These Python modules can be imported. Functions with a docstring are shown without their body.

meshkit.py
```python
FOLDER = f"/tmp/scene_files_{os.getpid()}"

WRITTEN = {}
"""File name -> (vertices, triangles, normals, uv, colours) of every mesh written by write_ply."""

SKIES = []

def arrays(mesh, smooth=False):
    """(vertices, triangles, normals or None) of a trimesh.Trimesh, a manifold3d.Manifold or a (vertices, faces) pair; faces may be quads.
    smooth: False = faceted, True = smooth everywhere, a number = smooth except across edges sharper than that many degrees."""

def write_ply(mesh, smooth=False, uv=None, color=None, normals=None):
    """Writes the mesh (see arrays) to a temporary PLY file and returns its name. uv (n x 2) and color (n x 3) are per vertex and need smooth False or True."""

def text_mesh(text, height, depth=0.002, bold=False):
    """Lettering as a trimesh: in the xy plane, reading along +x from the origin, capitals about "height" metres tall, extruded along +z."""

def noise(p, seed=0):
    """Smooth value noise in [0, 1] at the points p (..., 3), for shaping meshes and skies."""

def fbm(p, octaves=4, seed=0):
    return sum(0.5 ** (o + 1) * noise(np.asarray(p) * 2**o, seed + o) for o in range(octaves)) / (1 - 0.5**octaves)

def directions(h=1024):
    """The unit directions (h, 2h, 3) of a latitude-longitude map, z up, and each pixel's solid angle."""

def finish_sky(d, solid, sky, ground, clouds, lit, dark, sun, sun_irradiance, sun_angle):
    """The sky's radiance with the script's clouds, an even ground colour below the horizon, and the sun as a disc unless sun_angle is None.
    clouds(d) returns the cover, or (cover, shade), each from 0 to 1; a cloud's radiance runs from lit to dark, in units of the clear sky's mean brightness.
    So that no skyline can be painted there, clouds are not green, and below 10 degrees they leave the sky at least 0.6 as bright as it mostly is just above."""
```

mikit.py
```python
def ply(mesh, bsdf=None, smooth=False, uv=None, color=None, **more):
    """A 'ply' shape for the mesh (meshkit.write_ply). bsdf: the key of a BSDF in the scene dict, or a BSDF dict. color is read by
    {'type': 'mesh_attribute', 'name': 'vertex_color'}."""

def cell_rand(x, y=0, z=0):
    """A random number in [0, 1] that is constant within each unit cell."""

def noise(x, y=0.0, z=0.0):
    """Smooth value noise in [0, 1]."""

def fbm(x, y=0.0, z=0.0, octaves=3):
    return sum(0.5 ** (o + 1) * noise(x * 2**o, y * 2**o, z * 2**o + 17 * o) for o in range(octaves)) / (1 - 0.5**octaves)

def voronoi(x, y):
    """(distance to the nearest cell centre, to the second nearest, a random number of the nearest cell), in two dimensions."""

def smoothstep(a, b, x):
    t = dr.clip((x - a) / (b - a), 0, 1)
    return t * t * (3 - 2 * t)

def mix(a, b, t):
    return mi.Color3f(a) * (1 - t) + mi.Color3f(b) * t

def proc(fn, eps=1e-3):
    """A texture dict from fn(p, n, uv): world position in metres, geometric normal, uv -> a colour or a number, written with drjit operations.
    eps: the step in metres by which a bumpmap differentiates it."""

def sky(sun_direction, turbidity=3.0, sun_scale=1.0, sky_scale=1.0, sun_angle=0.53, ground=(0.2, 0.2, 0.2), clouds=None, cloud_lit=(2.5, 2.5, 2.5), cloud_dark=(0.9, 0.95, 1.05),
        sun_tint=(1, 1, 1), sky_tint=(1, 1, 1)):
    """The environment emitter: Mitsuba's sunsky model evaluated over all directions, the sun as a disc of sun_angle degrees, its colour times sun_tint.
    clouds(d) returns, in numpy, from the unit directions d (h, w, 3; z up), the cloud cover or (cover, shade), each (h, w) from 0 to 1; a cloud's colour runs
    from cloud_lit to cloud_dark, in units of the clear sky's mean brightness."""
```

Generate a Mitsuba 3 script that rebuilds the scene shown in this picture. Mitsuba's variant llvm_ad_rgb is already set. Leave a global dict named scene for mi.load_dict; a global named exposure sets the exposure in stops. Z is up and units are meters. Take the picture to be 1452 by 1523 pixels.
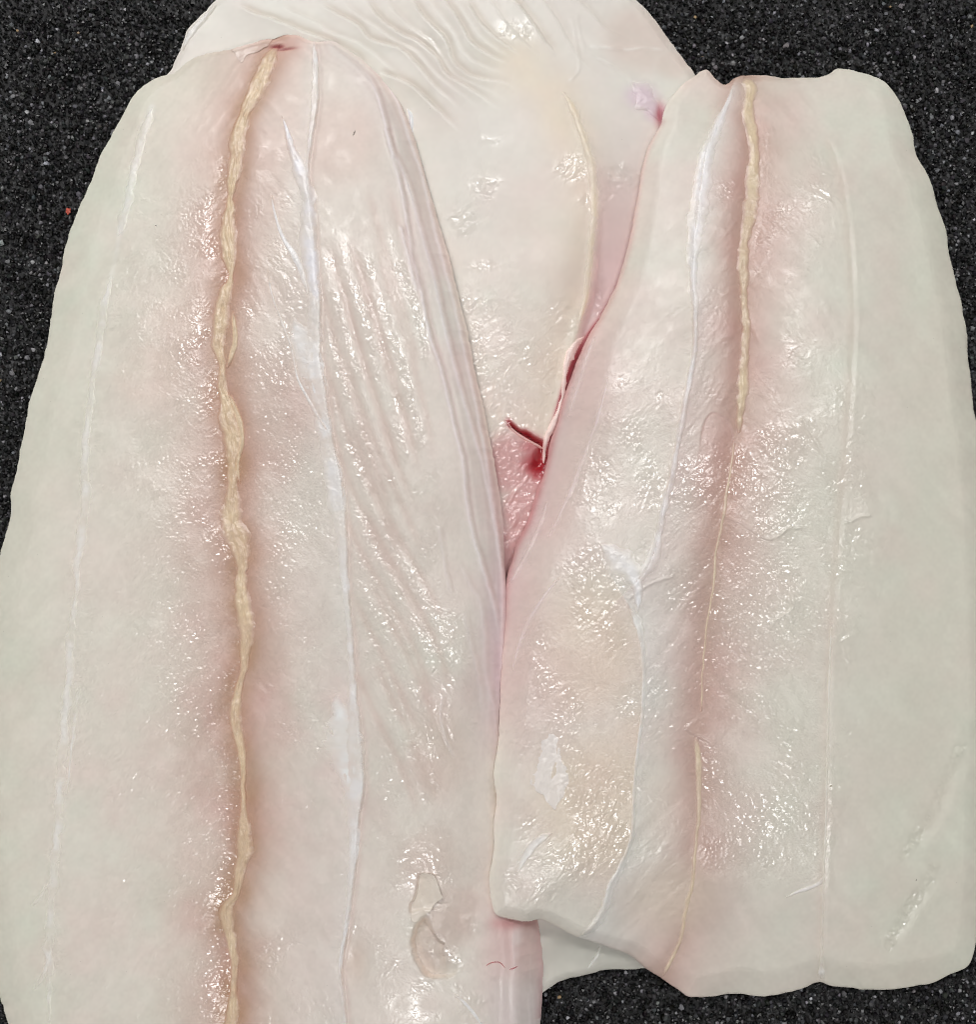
import math, random
import numpy as np, trimesh, shapely, mitsuba as mi, drjit as dr, mikit, meshkit
from scipy.spatial import cKDTree
from scipy.interpolate import RBFInterpolator, PchipInterpolator
from scipy.ndimage import map_coordinates, gaussian_filter

T = mi.ScalarTransform4f
rng = np.random.default_rng(7)
random.seed(7)
scene, labels = {}, {}

# ------------------------------------------------------------------ camera, light, exposure
exposure = -0.24
MM = 0.001
DIST, TILT = 600.0, math.radians(5.0)              # mm from the middle of the pile; leaning a little towards the viewer's side
AIM = np.array([0.0, 0.0, 20.0])
FWD = np.array([0.0, math.sin(TILT), -math.cos(TILT)])
UP = np.array([0.0, math.cos(TILT), math.sin(TILT)])
RIGHT = np.array([1.0, 0.0, 0.0])
EYE = AIM - FWD * DIST
PW, PH, PXMM = 1452.0, 1523.0, 0.2                 # size of the photograph; one of its pixels is 0.2 mm at the aim point
scene['camera'] = {'type': 'perspective', 'fov_axis': 'x', 'fov': math.degrees(2 * math.atan(PW * PXMM / 2 / DIST)),
                   'near_clip': 0.05, 'far_clip': 20.0,
                   'to_world': T().look_at(origin=(EYE * MM).tolist(), target=(AIM * MM).tolist(), up=UP.tolist())}

# the room: even bounced light, and fluorescent ceiling lights beside and beyond the table
scene['room_light'] = {'type': 'constant', 'radiance': {'type': 'rgb', 'value': [0.40, 0.40, 0.40]}}
LAMPS = [((-0.42, 0.60, 1.55), 0.15, 0.10, 0, 42.0), ((0.50, 0.56, 1.55), 0.15, 0.10, 0, 40.0), ((0.05, -0.85, 1.6), 0.2, 0.10, 0, 36.0), ((-0.62, 1.25, 1.40), 0.34, 0.24, 20, 20.0)]
for i, (p, hx, hy, rot, power) in enumerate(LAMPS):
    key = 'ceiling_light' + ('_%03d' % i if i else '')
    scene[key] = {'type': 'rectangle', 'to_world': T().translate(list(p)).rotate([0, 0, 1], rot).rotate([1, 0, 0], 180).scale([hx, hy, 1]),
                  'bsdf': {'type': 'diffuse', 'reflectance': {'type': 'rgb', 'value': 0.6}},
                  'emitter': {'type': 'area', 'radiance': {'type': 'rgb', 'value': [power, power * 0.985, power * 0.965]}}}
    labels[key] = {'label': 'white fluorescent ceiling light panel over the ' + ('far end', 'far right end', 'near end', 'far left corner')[i] + ' of the fillets', 'category': 'ceiling light'}

# ------------------------------------------------------------------ helpers (lengths in mm until a mesh is written)
def lin(c):
    c = np.asarray(c, float) / 255.0
    return np.where(c <= 0.04045, c / 12.92, ((c + 0.055) / 1.055) ** 2.4)

def at(px, z):
    """Points of the photograph (n, 2) -> where they stand in plan (n, 2) at height z."""
    px = np.asarray(px, float).reshape(-1, 2)
    d = RIGHT * ((px[:, :1] - PW / 2) * PXMM) + UP * ((PH / 2 - px[:, 1:2]) * PXMM) + FWD * DIST
    t = (np.broadcast_to(z, (len(px),)) - EYE[2]) / d[:, 2]
    return EYE[:2] + d[:, :2] * t[:, None]

def sstep(a, b, x):
    t = np.clip((x - a) / (b - a), 0, 1)
    return t * t * (3 - 2 * t)

def nz(x, y, wl, seed=0, oct=1):
    """Noise in [-1, 1] with wavelength wl mm."""
    p = np.stack([x / wl, y / wl, np.full_like(x, seed * 3.71 + 0.5)], -1)
    return 2 * (meshkit.fbm(p, oct, seed) if oct > 1 else meshkit.noise(p, seed)) - 1

def dense(p, step=0.3, extra=None, closed=False):
    """A smooth curve through p (n, 2), sampled every step mm -> points, and extra columns interpolated along it."""
    p = np.asarray(p, float)
    if closed:
        p = np.vstack([p, p[:1]])
        extra = None if extra is None else np.vstack([extra, extra[:1]])
    s = np.r_[0, np.cumsum(np.linalg.norm(np.diff(p, axis=0), axis=1) + 1e-6)]
    q = np.linspace(0, s[-1], max(8, int(s[-1] / step)))
    out = np.stack([PchipInterpolator(s, p[:, k])(q) for k in (0, 1)], -1)
    n = max(1, int(0.8 / step))
    pad = (lambda a: np.pad(a, ((n, n), (0, 0)), mode='wrap')) if closed else (lambda a: np.pad(a, ((n, n), (0, 0)), mode='reflect', reflect_type='odd'))
    ker = np.ones(2 * n + 1) / (2 * n + 1)
    out = np.stack([np.convolve(pad(out)[:, k], ker, 'valid') for k in (0, 1)], -1)
    if extra is None:
        return out
    return out, np.stack([np.interp(q, s, extra[:, k]) for k in range(extra.shape[1])], -1)

class Line:
    def __init__(self, pts, step=0.3):
        self.p = dense(pts, step)
        t = np.gradient(self.p, axis=0)
        self.t = t / (np.linalg.norm(t, axis=1, keepdims=True) + 1e-9)
        self.n = np.stack([-self.t[:, 1], self.t[:, 0]], -1)
        self.tree = cKDTree(self.p)
    def near(self, XY, reach=1e9):
        """(distance, signed towards the curve's left, position along it 0..1); far points get a large distance."""
        d, i = self.tree.query(XY, distance_upper_bound=reach, workers=-1)
        ok = i < len(self.p)
        j = np.where(ok, i, 0)
        side = np.einsum('ij,ij->i', XY - self.p[j], self.n[j])
        d = np.where(ok, d, 1e3)
        return d * np.where(side >= 0, 1, -1), j / (len(self.p) - 1.0), ok

def mixc(c, col, m):
    return c + (np.asarray(col, float) - c) * np.clip(m, 0, 1)[..., None]

class Fillet:
    """A slab of fish lying on what is below it: plan outline, upper surface over a fine grid, rolled-in sides."""
    def __init__(self, key, outline, levels, step, rough=0.35, seed=1):
        self.key, self.step, self.seed = key, step, seed
        o = np.asarray(outline, float)                       # x, y (photograph), edge height, rounding radius
        pts = np.array([at(r[:2], r[2])[0] for r in o])
        self.o, ex = dense(pts, 0.25, o[:, 2:4], closed=True)
        t = np.gradient(self.o, axis=0)
        t /= np.linalg.norm(t, axis=1, keepdims=True) + 1e-9
        area = 0.5 * np.sum(self.o[:, 0] * np.roll(self.o[:, 1], -1) - self.o[:, 1] * np.roll(self.o[:, 0], -1))
        self.on = np.stack([t[:, 1], -t[:, 0]], -1) * np.sign(area)          # outward
        k = nz(self.o[:, 0], self.o[:, 1], 7, seed, 3) * rough * 1.5 + nz(self.o[:, 0], self.o[:, 1], 1.6, seed + 5) * rough * 0.35
        self.o = self.o + self.on * k[:, None]
        self.oz, self.oR = ex[:, 0], ex[:, 1]
        self.poly = shapely.Polygon(self.o).buffer(0)
        lv = np.asarray(levels, float)
        lp = np.array([at(r[:2], r[2])[0] for r in lv])
        self.rbf = RBFInterpolator(lp, lv[:, 2], kernel='thin_plate_spline', smoothing=2.0)
        lo, hi = self.o.min(0) - 2 * step, self.o.max(0) + 2 * step
        self.lo = lo
        nx, ny = (np.ceil((hi - lo) / step).astype(int) + 1)
        self.nx, self.ny = nx, ny
        self.X, self.Y = np.meshgrid(lo[0] + np.arange(nx) * step, lo[1] + np.arange(ny) * step)
        cs = 4.0
        cx, cy = np.meshgrid(np.arange(lo[0] - cs, hi[0] + 2 * cs, cs), np.arange(lo[1] - cs, hi[1] + 2 * cs, cs))
        cz = self.rbf(np.stack([cx.ravel(), cy.ravel()], -1)).reshape(cx.shape)
        zi = map_coordinates(cz, [(self.Y - cy[0, 0]) / cs, (self.X - cx[0, 0]) / cs], order=3, mode='nearest')
        self.XY = np.stack([self.X.ravel(), self.Y.ravel()], -1)
        self.inside = shapely.contains_xy(self.poly, self.XY[:, 0], self.XY[:, 1])
        tree = cKDTree(self.o)
        d, i = tree.query(self.XY, workers=-1)
        self.near_i = i
        self.d = np.where(self.inside, d, 0.0)
        # edge height and rounding blended over a neighbourhood of the outline, so that they do not jump inside
        d8, i8 = cKDTree(self.o[::8]).query(self.XY, k=12, workers=-1)
        w = 1 / (d8 + 1.0) ** 2
        w /= w.sum(1, keepdims=True)
        ze, R = (w * self.oz[::8][i8]).sum(1), (w * self.oR[::8][i8]).sum(1)
        k = np.clip(self.d / 3, 0, 1)
        ze, R = self.oz[i] * (1 - k) + ze * k, self.oR[i] * (1 - k) + R * k
        q = np.clip(self.d / R, 0, 1)
        g = np.sqrt(np.maximum(0, 1 - (1 - q) ** 2)) * 0.72 + 0.28 * q * q * (3 - 2 * q)
        zi = zi.ravel()
        self.Z = ze + (zi - ze) * g
        self.base = self.Z.copy()
        self.C = np.zeros((len(self.XY), 3))
        self.wet = np.zeros(len(self.XY))
    def sample(self, a, xy):
        xy = np.asarray(xy, float)
        c = [(xy[:, 1] - self.lo[1]) / self.step, (xy[:, 0] - self.lo[0]) / self.step]
        a = a.reshape(self.ny, self.nx, -1)
        return np.stack([map_coordinates(a[..., k], c, order=1, mode='nearest') for k in range(a.shape[-1])], -1)
    def h(self, xy):
        return self.sample(self.Z, xy)[:, 0]
    def on_top(self, px, a=None):
        """Points of the photograph -> where they stand in plan on this fillet's upper surface."""
        z = np.full(len(np.asarray(px).reshape(-1, 2)), 20.0)
        for _ in range(4):
            xy = at(px, z)
            z = self.sample(self.base if a is None else a, xy)[:, 0]
        return xy
    def line(self, px):
        return Line(self.on_top(px))
    def blobs(self, spec):
        m = np.zeros(len(self.XY))
        for x, y, rx, ry, amp in spec:
            c = self.on_top([(x, y)])[0]
            e = ((self.XY[:, 0] - c[0]) / (rx * PXMM)) ** 2 + ((self.XY[:, 1] - c[1]) / (ry * PXMM)) ** 2
            m = np.maximum(m, amp * np.exp(-e * 0.9))
        return m
    def mesh(self):
        nx, ny = self.nx, self.ny
        ins = self.inside.reshape(ny, nx)
        cell = ins[:-1, :-1] | ins[1:, :-1] | ins[:-1, 1:] | ins[1:, 1:]
        j, i = np.nonzero(cell)
        a = j * nx + i
        f = np.vstack([np.stack([a, a + 1, a + nx + 1], -1), np.stack([a, a + nx + 1, a + nx], -1)])
        P = self.XY.copy()
        out = ~self.inside
        P[out] = self.o[self.near_i[out]]
        Z = self.Z.copy()
        Z[out] = self.oz[self.near_i[out]]
        C = self.C
        used = np.unique(f)
        re = np.full(len(P), -1); re[used] = np.arange(len(used))
        f = re[f]
        v = np.column_stack([P[used], Z[used]])
        c, ni = C[used], self.near_i[used]
        # rolled-in sides
        e = np.vstack([f[:, [0, 1]], f[:, [1, 2]], f[:, [2, 0]]])
        es = np.sort(e, 1)
        key = es[:, 0].astype(np.int64) * len(v) + es[:, 1]
        u, first, cnt = np.unique(key, return_index=True, return_counts=True)
        b = e[first[cnt == 1]]
        rim = np.unique(b)
        rr = np.full(len(v), -1); rr[rim] = np.arange(len(rim))
        V, Cc, F = [v], [c], [f]
        last, base = rim, len(v)
        n = self.on[ni[rim]]
        depth = np.maximum(v[rim, 2], 0.4)
        for k in range(1, 5):
            th = k / 4 * math.pi / 2
            inset = np.minimum(depth, 6) * 0.55 * (1 - math.cos(th))
            V.append(np.column_stack([v[rim, :2] - n * inset[:, None], v[rim, 2] - depth * math.sin(th)]))
            Cc.append(c[rim])
            cur = base + np.arange(len(rim))
            A, B = last[rr[b[:, 0]]], last[rr[b[:, 1]]]
            D, E = cur[rr[b[:, 0]]], cur[rr[b[:, 1]]]
            F += [np.stack([A, D, E], -1), np.stack([A, E, B], -1)]
            last, base = cur, base + len(rim)
        W = self.wet
        return np.vstack(V), np.vstack(F), np.vstack(Cc), np.concatenate([W[used]] + [W[used][rim]] * 4)

ALB = 0.93                                              # albedo of the palest flesh against the colours noted from the photograph
def put(key, mesh, col, bsdf='wet_flesh', smooth=True, wet=0.55):
    v, f = mesh
    uv = np.column_stack([v[:, 0] * MM, v[:, 1] * MM + 1e-4 * np.broadcast_to(wet, (len(v),))])     # plan position; the wetness rides on v
    scene[key] = mikit.ply((v * MM, f), bsdf, smooth=smooth, uv=uv, color=np.clip(lin(col) * ALB, 0.002, 0.95))

def ribbon(fil, key, px, widths, rise, col, bsdf='wet_flesh', across=9, step=0.35, sink=0.12, lump=0.2, wl=3.0, edge=0.0, fade=(0.0, 0.0), colvar=4, seed=0, wrinkle=0.0, shape=2.0, patch=0.0):
    """A strip of tissue lying on a fillet: px the centre line and widths (px of the photograph), rise in mm at its middle.
    fade: how far (0..1 of the half width) its colour runs into the flesh on the left and on the right."""
    pl = fil.on_top(px, fil.Z)
    w = np.broadcast_to(np.asarray(widths, float), (len(pl),)) * PXMM / 2
    c, wd = dense(pl, step, np.asarray(w).reshape(-1, 1))
    t = np.gradient(c, axis=0); t /= np.linalg.norm(t, axis=1, keepdims=True) + 1e-9
    n = np.stack([-t[:, 1], t[:, 0]], -1)
    L = np.arange(len(c)) * step
    taper = np.minimum(1, np.minimum(L, L[::-1]) / (2 * wd.mean() + 0.3)) ** 0.5
    wl_, wr_ = (wd[:, 0] * (1 + lump * nz(L, L * 0 + s, wl, seed, 2)) * (0.12 + 0.88 * taper) for s in (0, 50))
    c = c + n * (nz(L, L * 0, 5, seed + 9, 2) * edge)[:, None]
    s = np.linspace(-1, 1, across)
    S, LL = np.meshgrid(s, L)
    off = np.where(S > 0, S * wl_[:, None], S * wr_[:, None])
    xy = c[:, None] + n[:, None] * off[..., None]
    fl = xy.reshape(-1, 2)
    z0 = fil.h(fl).reshape(S.shape)
    dome = (1 - np.abs(S) ** shape)
    bump = 1 + 0.35 * nz(LL, off * 1.0 + 7, 2.4, seed + 3, 2) + wrinkle * nz(LL * 0.22, off * 1.6, 0.8, seed + 4, 2)
    z = z0 + rise * dome * bump * (0.3 + 0.7 * taper[:, None]) - (sink if max(fade) < .6 else .03) * (np.abs(S) > 0.999)
    v = np.column_stack([fl, z.ravel()])
    m = len(s)
    a = (np.arange(len(c) - 1)[:, None] * m + np.arange(m - 1)[None]).ravel()
    f = np.vstack([np.stack([a, a + m, a + m + 1], -1), np.stack([a, a + m + 1, a + 1], -1)])
    cc = np.broadcast_to(np.asarray(col, float), (len(v), 3)) + (colvar * nz(fl[:, 0], fl[:, 1], 2.5, seed + 1, 2) + 0.5 * colvar * nz(fl[:, 0], fl[:, 1], .8, seed + 2))[:, None]
    fc = fil.sample(fil.C, fl)
    sf = S.ravel()
    keep = np.ones(len(sf))
    if fade[0] > 0: keep *= np.where(sf > 0, 1 - sstep(1 - fade[0], 1, sf), 1)
    if fade[1] > 0: keep *= np.where(sf < 0, 1 - sstep(1 - fade[1], 1, -sf), 1)
    if patch: keep *= 1 - patch * sstep(-.35, .25, nz(LL, off * .6, 6, seed + 20, 3)).ravel() - .3 * patch * (nz(LL, off, 1.2, seed + 21).ravel() > 0)
    ends = sstep(0, 4, np.minimum(LL, LL[::-1])).ravel() if max(fade) > 0 else 1
    cc = fc + (cc - fc) * (keep * ends)[:, None]
    put(key, (v, f[:, ::-1]), cc, bsdf)

def sheet(fil, key, poly_px, lift, col, bsdf='wet_flesh', step=0.3, thick=0.3, ragged=0.0, blend=0.0):
    """A loose flap of flesh or membrane: lift(u, v) gives its height above the fillet over its own box (0..1, 0..1)."""
    p = dense(fil.on_top(poly_px, fil.Z), 0.3, closed=True)
    ia = np.arange(len(p)) * 0.3
    p = p + ragged * np.stack([nz(ia, ia * 0, 1.6, 71, 2), nz(ia, ia * 0 + 9, 1.6, 72, 2)], -1)
    P = shapely.Polygon(p).buffer(0)
    if P.geom_type != 'Polygon': P = max(P.geoms, key=lambda g: g.area)
    p = np.asarray(shapely.segmentize(P, .2).exterior.coords)
    lo, hi = p.min(0) - step, p.max(0) + step
    gx, gy = np.meshgrid(np.arange(lo[0], hi[0], step), np.arange(lo[1], hi[1], step))
    XY = np.stack([gx.ravel(), gy.ravel()], -1)
    ins = shapely.contains_xy(P, XY[:, 0], XY[:, 1])
    _, i = cKDTree(p).query(XY)
    I = ins.reshape(gx.shape)
    cell = I[:-1, :-1] | I[1:, :-1] | I[:-1, 1:] | I[1:, 1:]
    XY = np.where(ins[:, None], XY, p[i])
    u, w = (XY[:, 0] - lo[0]) / (hi[0] - lo[0]), 1 - (XY[:, 1] - lo[1]) / (hi[1] - lo[1])
    z = fil.h(XY) + lift(u, w) + 0.12 * nz(XY[:, 0], XY[:, 1], 2.2, 4, 2)
    j, k = np.nonzero(cell)
    nx = gx.shape[1]
    a = j * nx + k
    f = np.vstack([np.stack([a, a + 1, a + nx + 1], -1), np.stack([a, a + nx + 1, a + nx], -1)])
    used = np.unique(f); re = np.full(len(XY), -1); re[used] = np.arange(len(used)); f = re[f]
    top = np.column_stack([XY, z])[used]
    bot = top - [0, 0, thick]
    e = np.vstack([f[:, [0, 1]], f[:, [1, 2]], f[:, [2, 0]]])
    es = np.sort(e, 1)
    _, first, cnt = np.unique(es[:, 0].astype(np.int64) * len(top) + es[:, 1], return_index=True, return_counts=True)
    b = e[first[cnt == 1]]; n = len(top)
    F = np.vstack([f, f[:, ::-1] + n, np.stack([b[:, 0], b[:, 0] + n, b[:, 1] + n], -1), np.stack([b[:, 0], b[:, 1] + n, b[:, 1]], -1)])
    V = np.vstack([top, bot])
    cc = np.asarray(col, float) * (1 - blend) + blend * fil.sample(fil.C, V[:, :2]) + (3 * nz(V[:, 0], V[:, 1], 2.0, 8, 2))[:, None]
    put(key, (V, F), cc, bsdf)

# ------------------------------------------------------------------ materials
def wet_at(p, uv):
    return dr.clip((mi.Float(uv.y) - mi.Float(p.y)) * 1e4, 0, 1)
def wetness(p, n, uv):
    return 0.62 + (0.115 - 0.62) * wet_at(p, uv)
def fine_relief(p, n, uv):                              # the grain of the cut fibres, finer than the mesh
    a = mikit.noise(p.x * 1700 + 1.5 * mikit.noise(p.x * 650, p.y * 650, 3.5), p.y * 1700, p.z * 300)
    b = mikit.noise(p.x * 3100, p.y * 3100, 9.5)
    return (0.000125 * a + 0.000040 * b) * (0.15 + 0.85 * wet_at(p, uv))
def flesh(rough, spec, flat=0.5):
    return {'type': 'twosided', 'b': {'type': 'bumpmap', 'scale': 1.0, 'height': mikit.proc(fine_relief, eps=0.9e-4),
            'b': {'type': 'principled', 'base_color': {'type': 'mesh_attribute', 'name': 'vertex_color'}, 'roughness': rough, 'specular': spec, 'flatness': flat}}}
scene['wet_flesh'] = flesh(mikit.proc(wetness), 0.7)
scene['grit'] = {'type': 'twosided', 'b': {'type': 'principled', 'base_color': {'type': 'mesh_attribute', 'name': 'vertex_color'}, 'roughness': 0.28, 'specular': 0.32}}
def bed_colour(p, n, uv):
    near, second, which = mikit.voronoi(p.x * 900, p.y * 900)
    return mikit.mix((0.003, 0.003, 0.0034), (0.055, 0.055, 0.058), which * which * which * mikit.smoothstep(0.0, 0.3, second - near))
scene['grit_bed'] = {'type': 'twosided', 'b': {'type': 'principled', 'base_color': mikit.proc(bed_colour), 'roughness': 0.6, 'specular': 0.3}}

def fibres(fil, axis, seed, amp=0.16, tone=9.0):
    """Muscle fibre bundles, 2 to 5 mm wide, that leave the line AXIS at a slant: a little relief and a paler or pinker tone."""
    x, y = fil.XY[:, 0], fil.XY[:, 1]
    d, t, _ = axis.near(fil.XY)
    side = sstep(-4, 4, d)
    wx, wy = x + 2.5 * nz(x, y, 12, seed + 1, 2), y + 2.5 * nz(x, y, 12, seed + 2, 2)
    f = 0
    for sg, w in ((1, 1 - side), (-1, side)):
        a = math.radians(52) * sg
        u, v = wx * math.cos(a) + wy * math.sin(a), -wx * math.sin(a) + wy * math.cos(a)
        f = f + w * (nz(u / 9, v, 2.6, seed + 3) * .7 + nz(u / 7, v, 1.1, seed + 4) * .5)
    m = sstep(-.5, .4, nz(x, y, 18, seed + 5, 2)) * (.35 + .65 * np.exp(-(d / 26) ** 2))
    fil.Z += amp * f * m
    fil.C += (tone * f * m)[:, None] * [1, 1, 1.05]

def micro(fil, axis, mask, wl=1.5, amp=0.085, seed=0, shear=55):
    """Fine wet relief of the cut muscle fibres: short ripples that lean away from the line AXIS on both sides of it."""
    x, y = fil.XY[:, 0], fil.XY[:, 1]
    d, t, _ = axis.near(fil.XY)
    wx = x + 0.9 * nz(x, y, 3.2, seed + 1) + 0.35 * nz(x, y, 1.4, seed + 11)
    wy = y + 0.9 * nz(x, y, 3.2, seed + 2) + 0.35 * nz(x, y, 1.4, seed + 12)
    r = np.zeros(len(x))
    side = sstep(-3, 3, d)
    for s, w in ((1, 1 - side), (-1, side)):
        a = math.radians(90 - s * (90 - shear))
        a2 = math.radians(shear * s)
        u, v = wx * math.cos(a2) + wy * math.sin(a2), -wx * math.sin(a2) + wy * math.cos(a2)
        r += w * (nz(u / 2.0, v, wl, seed + 3) + 0.55 * nz(u / 1.6, v, wl * 0.55, seed + 4))
    return amp * mask * r

# ------------------------------------------------------------------ the black grit
ground_v = np.array([[-900, -900, -0.75], [900, -900, -0.75], [900, 900, -0.75], [-900, 900, -0.75]], float)
scene['ground'] = mikit.ply((ground_v * MM, np.array([[0, 1, 2], [0, 2, 3]])), 'grit_bed')
labels['ground'] = {'label': 'black gritty surface of coarse sand under the fish fillets', 'kind': 'structure'}

# ------------------------------------------------------------------ fillet at the back, mostly covered
B_OUT = [(330, -10, 4, 4), (300, 25, 2.5, 3), (278, 48, 2, 3), (268, 75, 2, 3), (255, 105, 2, 3), (240, 125, 2, 3), (232, 200, 2, 5), (250, 500, 2, 8), (350, 900, 2, 8), (520, 1200, 2, 8),
         (700, 1420, 2, 8), (790, 1485, 1.6, 3), (815, 1470, 1.4, 2.5), (835, 1458, 1.4, 2.5), (870, 1449, 1.4, 2.5), (905, 1441, 1.4, 2.5), (945, 1440, 1.4, 2.5), (1000, 1430, 1.5, 3), (1060, 1300, 2, 8), (1120, 900, 2, 8), (1140, 500, 2, 8), (1110, 270, 2, 5),
         (1062, 165, 2, 4), (1045, 128, 2.5, 4), (1031, 107, 2.5, 4), (1020, 92, 2.5, 4), (1004, 73, 2.5, 4), (987, 50, 2.5, 4), (968, 24, 2.5, 4), (945, 0, 2.5, 4), (900, -60, 3, 5), (800, -110, 3, 6), (600, -130, 3, 6), (420, -100, 3, 6)]
B_LEV = [(320, 30, 6), (300, 90, 6), (400, 20, 9), (400, 100, 9), (550, 30, 12), (560, 120, 12), (650, 60, 14), (700, 150, 15.5), (660, 250, 13), (760, 20, 16), (800, 120, 17.5), (760, 250, 17), (850, 220, 18), (720, 350, 14), (800, 350, 17.5), (860, 330, 18.5),
         (900, 60, 13), (960, 60, 9), (920, 150, 14), (990, 110, 9), (930, 230, 13.5), (920, 320, 12.5), (900, 400, 11.5), (870, 460, 11), (840, 400, 17.5), (740, 480, 14), (800, 480, 15.5), (840, 470, 14.5), (760, 580, 13), (810, 580, 12.5), (760, 680, 10.5), (800, 690, 9), (770, 780, 9.5), (700, 700, 10), (980, 300, 9), (990, 500, 9),
         (760, 850, 8), (600, 600, 9), (450, 300, 8), (400, 600, 8), (1000, 800, 8), (800, 1100, 7), (850, 1420, 3.6), (920, 1425, 3.0), (800, 1460, 3.4), (900, 1300, 6), (800, -80, 13), (600, -90, 11), (420, -60, 8)]
back = Fillet('fish_fillet_002', B_OUT, B_LEV, 0.44, rough=0.42, seed=21)
x, y = back.XY[:, 0], back.XY[:, 1]
px_top = back.on_top([(600, 500)])[0]
back.C[:] = (220, 215, 207)
back.C = mixc(back.C, (214, 210, 197), sstep(0, 1, nz(x, y, 26, 31, 2)))
# orange flush left of the ridge, ridge, lilac flap right of it
ridge = back.line([(742, 30), (770, 70), (805, 108), (835, 135), (853, 165), (868, 205), (880, 245), (885, 300), (880, 370), (874, 430), (860, 480), (838, 560), (822, 640)])
d, t, _ = ridge.near(back.XY)                                 # left of the curve (positive) = the photo's right
back.C = mixc(back.C, (224, 203, 178), 0.75 * np.exp(-((d + 3) / 9) ** 2) * sstep(0.0, .12, t) * (0.7 + .3 * nz(x, y, 9, 32, 2)))
back.C = mixc(back.C, (222, 206, 196), 0.5 * np.exp(-((d + 14) / 16) ** 2) * sstep(.2, .5, t))
R = (d > 0) & (d < 60)
flap = sstep(0, 2.5, d) * sstep(0.24, 0.68, t)
back.Z += -2.4 * sstep(0.2, 3.0, d) * sstep(.45, .62, t) * np.exp(-np.maximum(d - 3, 0) / 9) + 0.7 * np.exp(-(d / 1.6) ** 2) * sstep(.15, .4, t)
back.C = mixc(back.C, (205, 178, 178), 0.9 * flap * (d < 60))
crease = back.line([(985, 182), (962, 240), (950, 310), (938, 370), (920, 425), (900, 462), (872, 502), (850, 545), (832, 600), (815, 665), (806, 715), (788, 772), (760, 830)])
dc, tc, _ = crease.near(back.XY, 30)
ac = np.where(dc > 0, dc, -2.2 * dc)
back.C = mixc(back.C, (186, 118, 120), 0.95 * np.exp(-(ac / (1.3 + .5 * sstep(.25, .5, tc))) ** 2) * sstep(.02, .4, tc))
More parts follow.
